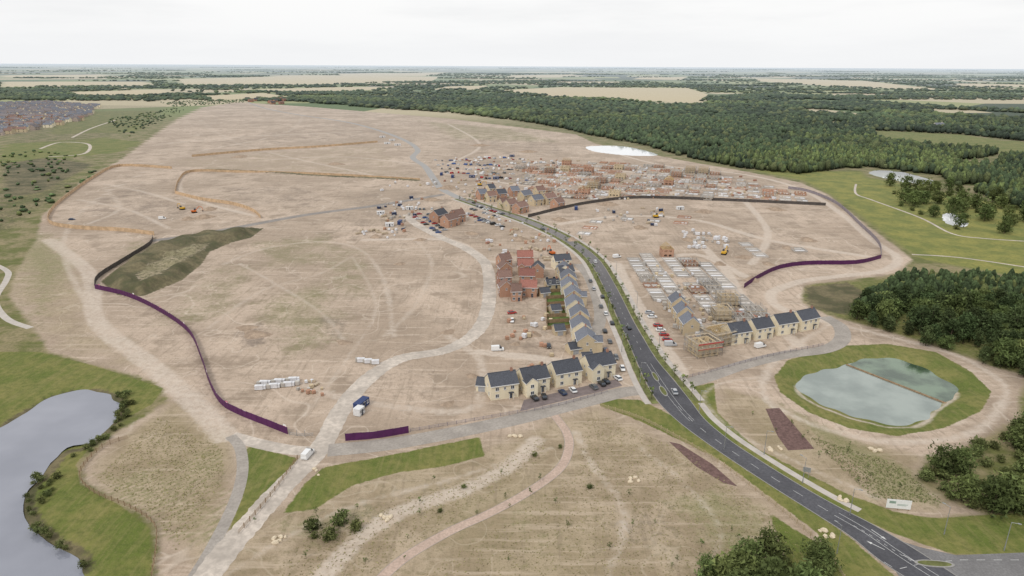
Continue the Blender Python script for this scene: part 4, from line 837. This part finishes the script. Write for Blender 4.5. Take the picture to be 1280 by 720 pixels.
plant([(1100,232),(1200,235),(1290,262),(1290,300),(1200,290),(1130,262)],50,['bush','broad'],1.,1.7,9)
for u,v in scat([(300,640),(500,605),(680,560),(760,520),(860,570),(1000,680),(980,720),(300,718)],30)+scat([(930,500),(1080,560),(1180,630),(1080,620),(960,560)],16): x,y=P(u,v); tree(x,y,'sap',random.uniform(.6,1.1))
for i in range(24):
    for s in (1,-1):
        k=66+i*4
        if k<len(mainq)-1: p=offs(mainq[k-1:k+2],s*(mw[k]/2+1.7))[1]; tree(p[0],p[1],'sap',random.uniform(1.7,2.5))
def ico(sub):
    import bmesh
    bm=bmesh.new(); bmesh.ops.create_icosphere(bm,subdivisions=sub,radius=1); v=np.array([x.co[:] for x in bm.verts]); f=np.array([[y.index for y in x.verts] for x in bm.faces]); bm.free(); return v,f
I1=ico(1);I2=ico(2)
def inp(x,y,q):
    ins=np.zeros(len(x),bool)
    for i in range(len(q)):
        a=q[i];c=q[(i+1)%len(q)]
        if a[1]!=c[1]: ins^=((a[1]>y)!=(c[1]>y))&(x<(c[0]-a[0])*(y-a[1])/(c[1]-a[1])+a[0])
    return ins
def canopy(name,x,y,r,h,col,tmpl,label,conic=.3):
    n=len(x); v,f=tmpl; k=len(v); V=np.repeat(v[None],n,0)*(1+rng.uniform(-.28,.28,(n,k,1)))
    th=rng.uniform(0,6.28,n); c,s=np.cos(th)[:,None],np.sin(th)[:,None]
    tz=(V[:,:,2]+1)/2; taper=1-conic*tz
    vx=(V[:,:,0]*c-V[:,:,1]*s)*taper*r[:,None]+x[:,None]; vy=(V[:,:,0]*s+V[:,:,1]*c)*taper*r[:,None]+y[:,None]; vz=tz*h[:,None]
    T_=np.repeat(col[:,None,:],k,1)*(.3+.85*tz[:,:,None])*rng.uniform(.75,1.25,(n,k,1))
    hz=1-np.exp(-vy/15000); T_=T_*(1-hz[:,:,None])+np.array([.42,.50,.55])*hz[:,:,None]  # aerial haze blended into the crown tint by world Y
    Fa=(f[None]+np.arange(n)[:,None,None]*k).reshape(-1,3)
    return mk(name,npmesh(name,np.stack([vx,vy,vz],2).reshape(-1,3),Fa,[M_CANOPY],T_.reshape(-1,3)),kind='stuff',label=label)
def jitter(q,s):
    A=np.array(q); xx,yy=np.meshgrid(np.arange(A[:,0].min(),A[:,0].max(),s),np.arange(A[:,1].min(),A[:,1].max(),s)); x=xx.ravel()+rng.uniform(-.45,.45,xx.size)*s; y=yy.ravel()+rng.uniform(-.45,.45,xx.size)*s
    k=inp(x,y,q); return x[k],y[k]
WOOD=PL([(368,127),(420,122),(500,123),(620,122),(700,127),(800,131),(880,132),(900,122),(960,117),(1060,126),(1200,136),(1320,142),(1450,160),(1450,330),(1280,264),(1230,245),(1180,226),(1120,212),(1060,210),(1000,218),(930,211),(850,195),(800,181),(740,170),(700,160),(640,150),(560,141),(450,134)])
FIELD=PL([(1090,163),(1200,168),(1330,182),(1330,198),(1180,187),(1095,175)]); F2=PL([(1000,136),(1090,140),(1080,145),(1010,142)]); F3=PL([(1160,136),(1290,142),(1290,150),(1170,144)]); F4=PL([(960,122),(1060,126),(1040,130),(950,127)])
MERE=PL([(1075,208),(1180,220),(1180,236),(1080,222)])
def cols(x,y,n):
    base=np.array([.042,.062,.024]); br=rng.uniform(.6,1.5,n)[:,None]; pt=np.sin(x/110+np.sin(y/170)*2)*np.sin(y/150+x/240); c=base*br*(1+.38*pt[:,None]); lt=(np.sin(x/170.+2+np.sin(y/90.))*np.sin(y/230.+1)>.4)&(rng.random(n)<.75); c[lt]=c[lt]*np.array([1.9,1.65,1.3]); m=rng.random(n)<.14; c[m]=np.array([.10,.115,.04]); return c
def woods(q,excl,label,s1=5.2):
    for lo,hi,s,tm in ((0,950,s1,I2),(950,1500,8.5,I1),(1500,9000,16,I1)):
        x,y=jitter(q,s); k=(y>=lo)&(y<hi)
        for e in excl: k&=~inp(x,y,e)
        k&=(np.sin(x/61.+1+np.sin(y/40.))*np.sin(y/83.+np.sin(x/71.))<.88)&((np.abs(np.sin((x*.25+y)/170.+.4*np.sin(x/120.)))>.03))
        x=x[k];y=y[k]; n=len(x)
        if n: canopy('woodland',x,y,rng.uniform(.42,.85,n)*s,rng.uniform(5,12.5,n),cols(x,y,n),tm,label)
woods(WOOD,[FIELD,F2,F3,F4,MERE],'dense dark woodland beyond the site')
q=PL([(1062,396),(1075,382),(1120,352),(1200,352),(1300,356),(1400,380),(1400,412),(1300,392),(1200,381),(1120,379)])
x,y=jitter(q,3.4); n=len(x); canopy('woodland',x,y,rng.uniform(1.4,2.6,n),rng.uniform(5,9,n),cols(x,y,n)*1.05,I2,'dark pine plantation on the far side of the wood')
for pl in ([(0,240),(60,205),(90,215),(40,245),(0,262)],[(0,195),(40,188),(100,196),(70,210),(0,222)],[(1220,215),(1290,235),(1290,262),(1200,240)],[(200,128),(300,124),(320,127),(220,134)],[(0,262),(50,250),(110,215),(130,212),(60,262),(0,285)],[(130,150),(220,135),(230,138),(160,172)]):
    q=PL(pl); x,y=jitter(q,10); k=rng.random(len(x))<.4; x=x[k];y=y[k]; n=len(x)
    if n: canopy('scrub',x,y,rng.uniform(1.,3.2,n),rng.uniform(1.2,3.4,n),cols(x,y,n)*1.6,I2,'scattered scrub bushes in rough grass',.2)
xx=[];yy=[]
for k in range(300):
    v=84+42*random.random()**1.3; u=random.uniform(-200,1480); x,y=P(u,v)
    if 1350<y<30000:
        L=random.uniform(150,900)*(1+y/7000); a=random.gauss(.05,.2) if random.random()<.85 else random.uniform(0,3); n_=int(L/ (12*(1+y/6000)))
        w=random.choice([0,0,0,0,30,60,180] if u<640 else [0,0,0,40,90,180])*(1+y/9000)
        for j in range(n_*(1 if w==0 else 4)):
            t=random.uniform(-.5,.5)*L; xx.append(x+math.cos(a)*t+random.uniform(-w,w)); yy.append(y+math.sin(a)*t+random.uniform(-w,w)*1.3)
x=np.array(xx);y=np.array(yy)
k=y>1300
for s in [PL(p) for p in STUB]+[PL(EARTH),PL([(0,125),(130,128),(120,175),(0,178)]),FIELD,F2]: k&=~inp(x,y,s)
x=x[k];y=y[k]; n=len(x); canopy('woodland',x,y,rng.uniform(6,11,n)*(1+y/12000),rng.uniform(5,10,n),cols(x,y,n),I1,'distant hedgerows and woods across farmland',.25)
def tufts(pl,n,base,h=.2):
    q=PL(pl); A=np.array(q); x=rng.uniform(A[:,0].min(),A[:,0].max(),n*2);y=rng.uniform(A[:,1].min(),A[:,1].max(),n*2); k=inp(x,y,q); x=x[k][:n];y=y[k][:n]; n=len(x)
    o=np.stack([x,y,np.zeros(n)],1); V=[];T_=[]
    for j in range(3):
        a=rng.uniform(0,6.28,n); w=rng.uniform(.08,.2,n); dx=np.stack([np.cos(a)*w,np.sin(a)*w,np.zeros(n)],1); tip=o+np.stack([rng.uniform(-.3,.3,n),rng.uniform(-.3,.3,n),rng.uniform(.4,1.2,n)*h],1)
        V.append(np.stack([o-dx,o+dx,tip],1)); T_.append(np.repeat((np.array(base)*rng.uniform(.7,1.3,(n,1)))[:,None,:],3,1))
    V=np.concatenate(V).reshape(-1,3);T_=np.concatenate(T_).reshape(-1,3)
    mk('grass_tufts',npmesh('grass_tufts',V,np.arange(len(V)).reshape(-1,3),[M_TUFT],T_),kind='stuff',label='sparse short dry grass on tan soil')
tufts([(525,720),(620,660),(722,590),(728,530),(750,518),(850,562),(960,640),(1030,715),(1040,760),(500,760)],3500,(.30,.27,.14)); tufts([(320,740),(400,655),(600,592),(680,545),(688,565),(600,632),(500,690),(440,740)],2200,(.30,.27,.14))
tufts([(1010,545),(1120,580),(1185,632),(1090,622)],1500,(.19,.21,.09),.3); tufts([(120,600),(200,520),(278,560),(280,600),(220,690),(198,650)],1800,(.28,.26,.12))
# ---------------------------------------------------------------- distant town
def tiny(b,w,dp,e,r,wi,ri,ox=0,oy=0,rz=0,win=True):
    c,s=math.cos(rz),math.sin(rz); t=lambda a:(ox+a[0]*c-a[1]*s,oy+a[0]*s+a[1]*c,a[2])
    x,y=w/2,dp/2; pr=[(-y,0),(-y,e),(0,e+r),(y,e),(y,0)]
    for pts,m in (([(-x,p[0],p[1]) for p in pr],wi),([(x,p[0],p[1]) for p in pr][::-1],wi),([(-x,-y,0),(x,-y,0),(x,-y,e),(-x,-y,e)],wi),([(x,y,0),(-x,y,0),(-x,y,e),(x,y,e)],wi),([(-x-.2,-y-.3,e-.1),(x+.2,-y-.3,e-.1),(x+.2,0,e+r+.15),(-x-.2,0,e+r+.15)],ri),([(x+.2,y+.3,e-.1),(-x-.2,y+.3,e-.1),(-x-.2,0,e+r+.15),(x+.2,0,e+r+.15)],ri)): b.poly([t(p) for p in pts],m)
    if win:
        for xx in (-x*.5,x*.5):
            for zz in (1.5,4): b.box((xx,-y,zz),(1.2,.1,1.2),2)
        b.box((x*.7,0,e+r+.4),(.8,.6,1.4),0)
M_TR=mat('weathered_far_roof',(.20,.18,.185),.9,.15,rand=.25); M_TW=mat('weathered_far_wall',(.42,.35,.31),.9,.15,rand=.25)
def tn(a,c): b=MB(); tiny(b,14,9,5.3,3.4,0,1); return b.build('house',[a,c,M_GLASS])
TN=[tn(a,c) for a,c in ((M_RED,M_TR),(M_TW,M_GREY),(M_BUFF,M_BROWNT),(M_CREAM,M_GREY),(M_TW,M_TR))]
q=PL([(-60,133),(60,129),(128,134),(104,150),(40,164),(-60,177)]); x,y=jitter(q,19); o_=np.argsort(y); near=o_[:200]
for i in near: mk('house',random.choice(TN),(x[i],y[i],0),random.choice([0,.3,1.57,1.8]),label='distant brick house on an established estate',cat='house',group='distant estate houses')
b=MB()
for i in o_[200:1500]: tiny(b,14,9,5.3,3.4,random.choice([0,2]),random.choice([1,3]),x[i],y[i],random.choice([0,.3,1.57,1.8]),False)
mk('distant_houses',b.build('distant_houses',[M_TW,M_TR,M_CREAM,M_GREY]),kind='stuff',label='dense distant housing estate with grey roofs')
q=PL([(300,124),(360,123),(372,130),(310,132)]); x,y=jitter(q,60); k=rng.permutation(len(x))[:36]
RN=[tn(a,c) for a,c in ((M_RED,M_BROWNT),(M_ORANGE,M_SLATE))]
for a,c in zip(x[k],y[k]): mk('house',random.choice(RN),(a,c,0),random.uniform(0,1.6),label='distant red brick house at the site edge',cat='house',group='distant red houses')
x,y=P(1172,161); mk('house',TN[3],(x,y,0),.3,label='white farmhouse among trees',cat='house',scale=(1.5,1.5,1.3))
# ---------------------------------------------------------------- world, sun, camera
w=bpy.data.worlds.new('World'); sc.world=w; w.use_nodes=True; g=G(w.node_tree); bg=g.n['Background']
sky=g.n.new('ShaderNodeTexSky'); sky.sky_type='NISHITA'; sky.sun_disc=False; sky.sun_elevation=math.radians(48); sky.sun_rotation=math.radians(215); sky.air_density=1.5; sky.dust_density=3
tc=g.n.new('ShaderNodeTexCoord').outputs['Generated']; mp=g.n.new('ShaderNodeMapping'); g.link(tc,mp.inputs[0]); mp.inputs['Scale'].default_value=(1.2,1.2,9)
nz=g.noise(mp.outputs[0],1.6,6,.6)
cl=g.mix(g.mr(nz,.35,.62),lin(.90,.905,.915),lin(1.0,1.0,1.0)); sz=g.n.new('ShaderNodeSeparateXYZ'); g.link(tc,sz.inputs[0])
cl=g.mix(g.mr(sz.outputs[2],.0,.08,.7,0),cl,lin(.94,.95,.965))
s01=g.mix(1.,sky.outputs[0],lin(.1,.1,.1),'MULTIPLY')
g.link(g.mix(.96,s01,cl),bg.inputs['Color']); bg.inputs['Strength'].default_value=1.
sl=bpy.data.lights.new('sun','SUN'); sl.energy=1.4; sl.angle=math.radians(12); sl.color=(1,.96,.9); so=mk('sun',sl); so.rotation_euler=(math.radians(44),0,math.radians(-35))
cam=bpy.data.cameras.new('camera'); cam.sensor_width=36; cam.lens=F/1280*36; cam.clip_end=200000; cam.clip_start=1
co=mk('camera',cam); R=Matrix((rv,uv,-d)).transposed().to_4x4(); co.matrix_world=Matrix.Translation((0,0,H))@R; sc.camera=co
sc.view_settings.view_transform='Standard'; sc.view_settings.look='None'; sc.view_settings.exposure=0
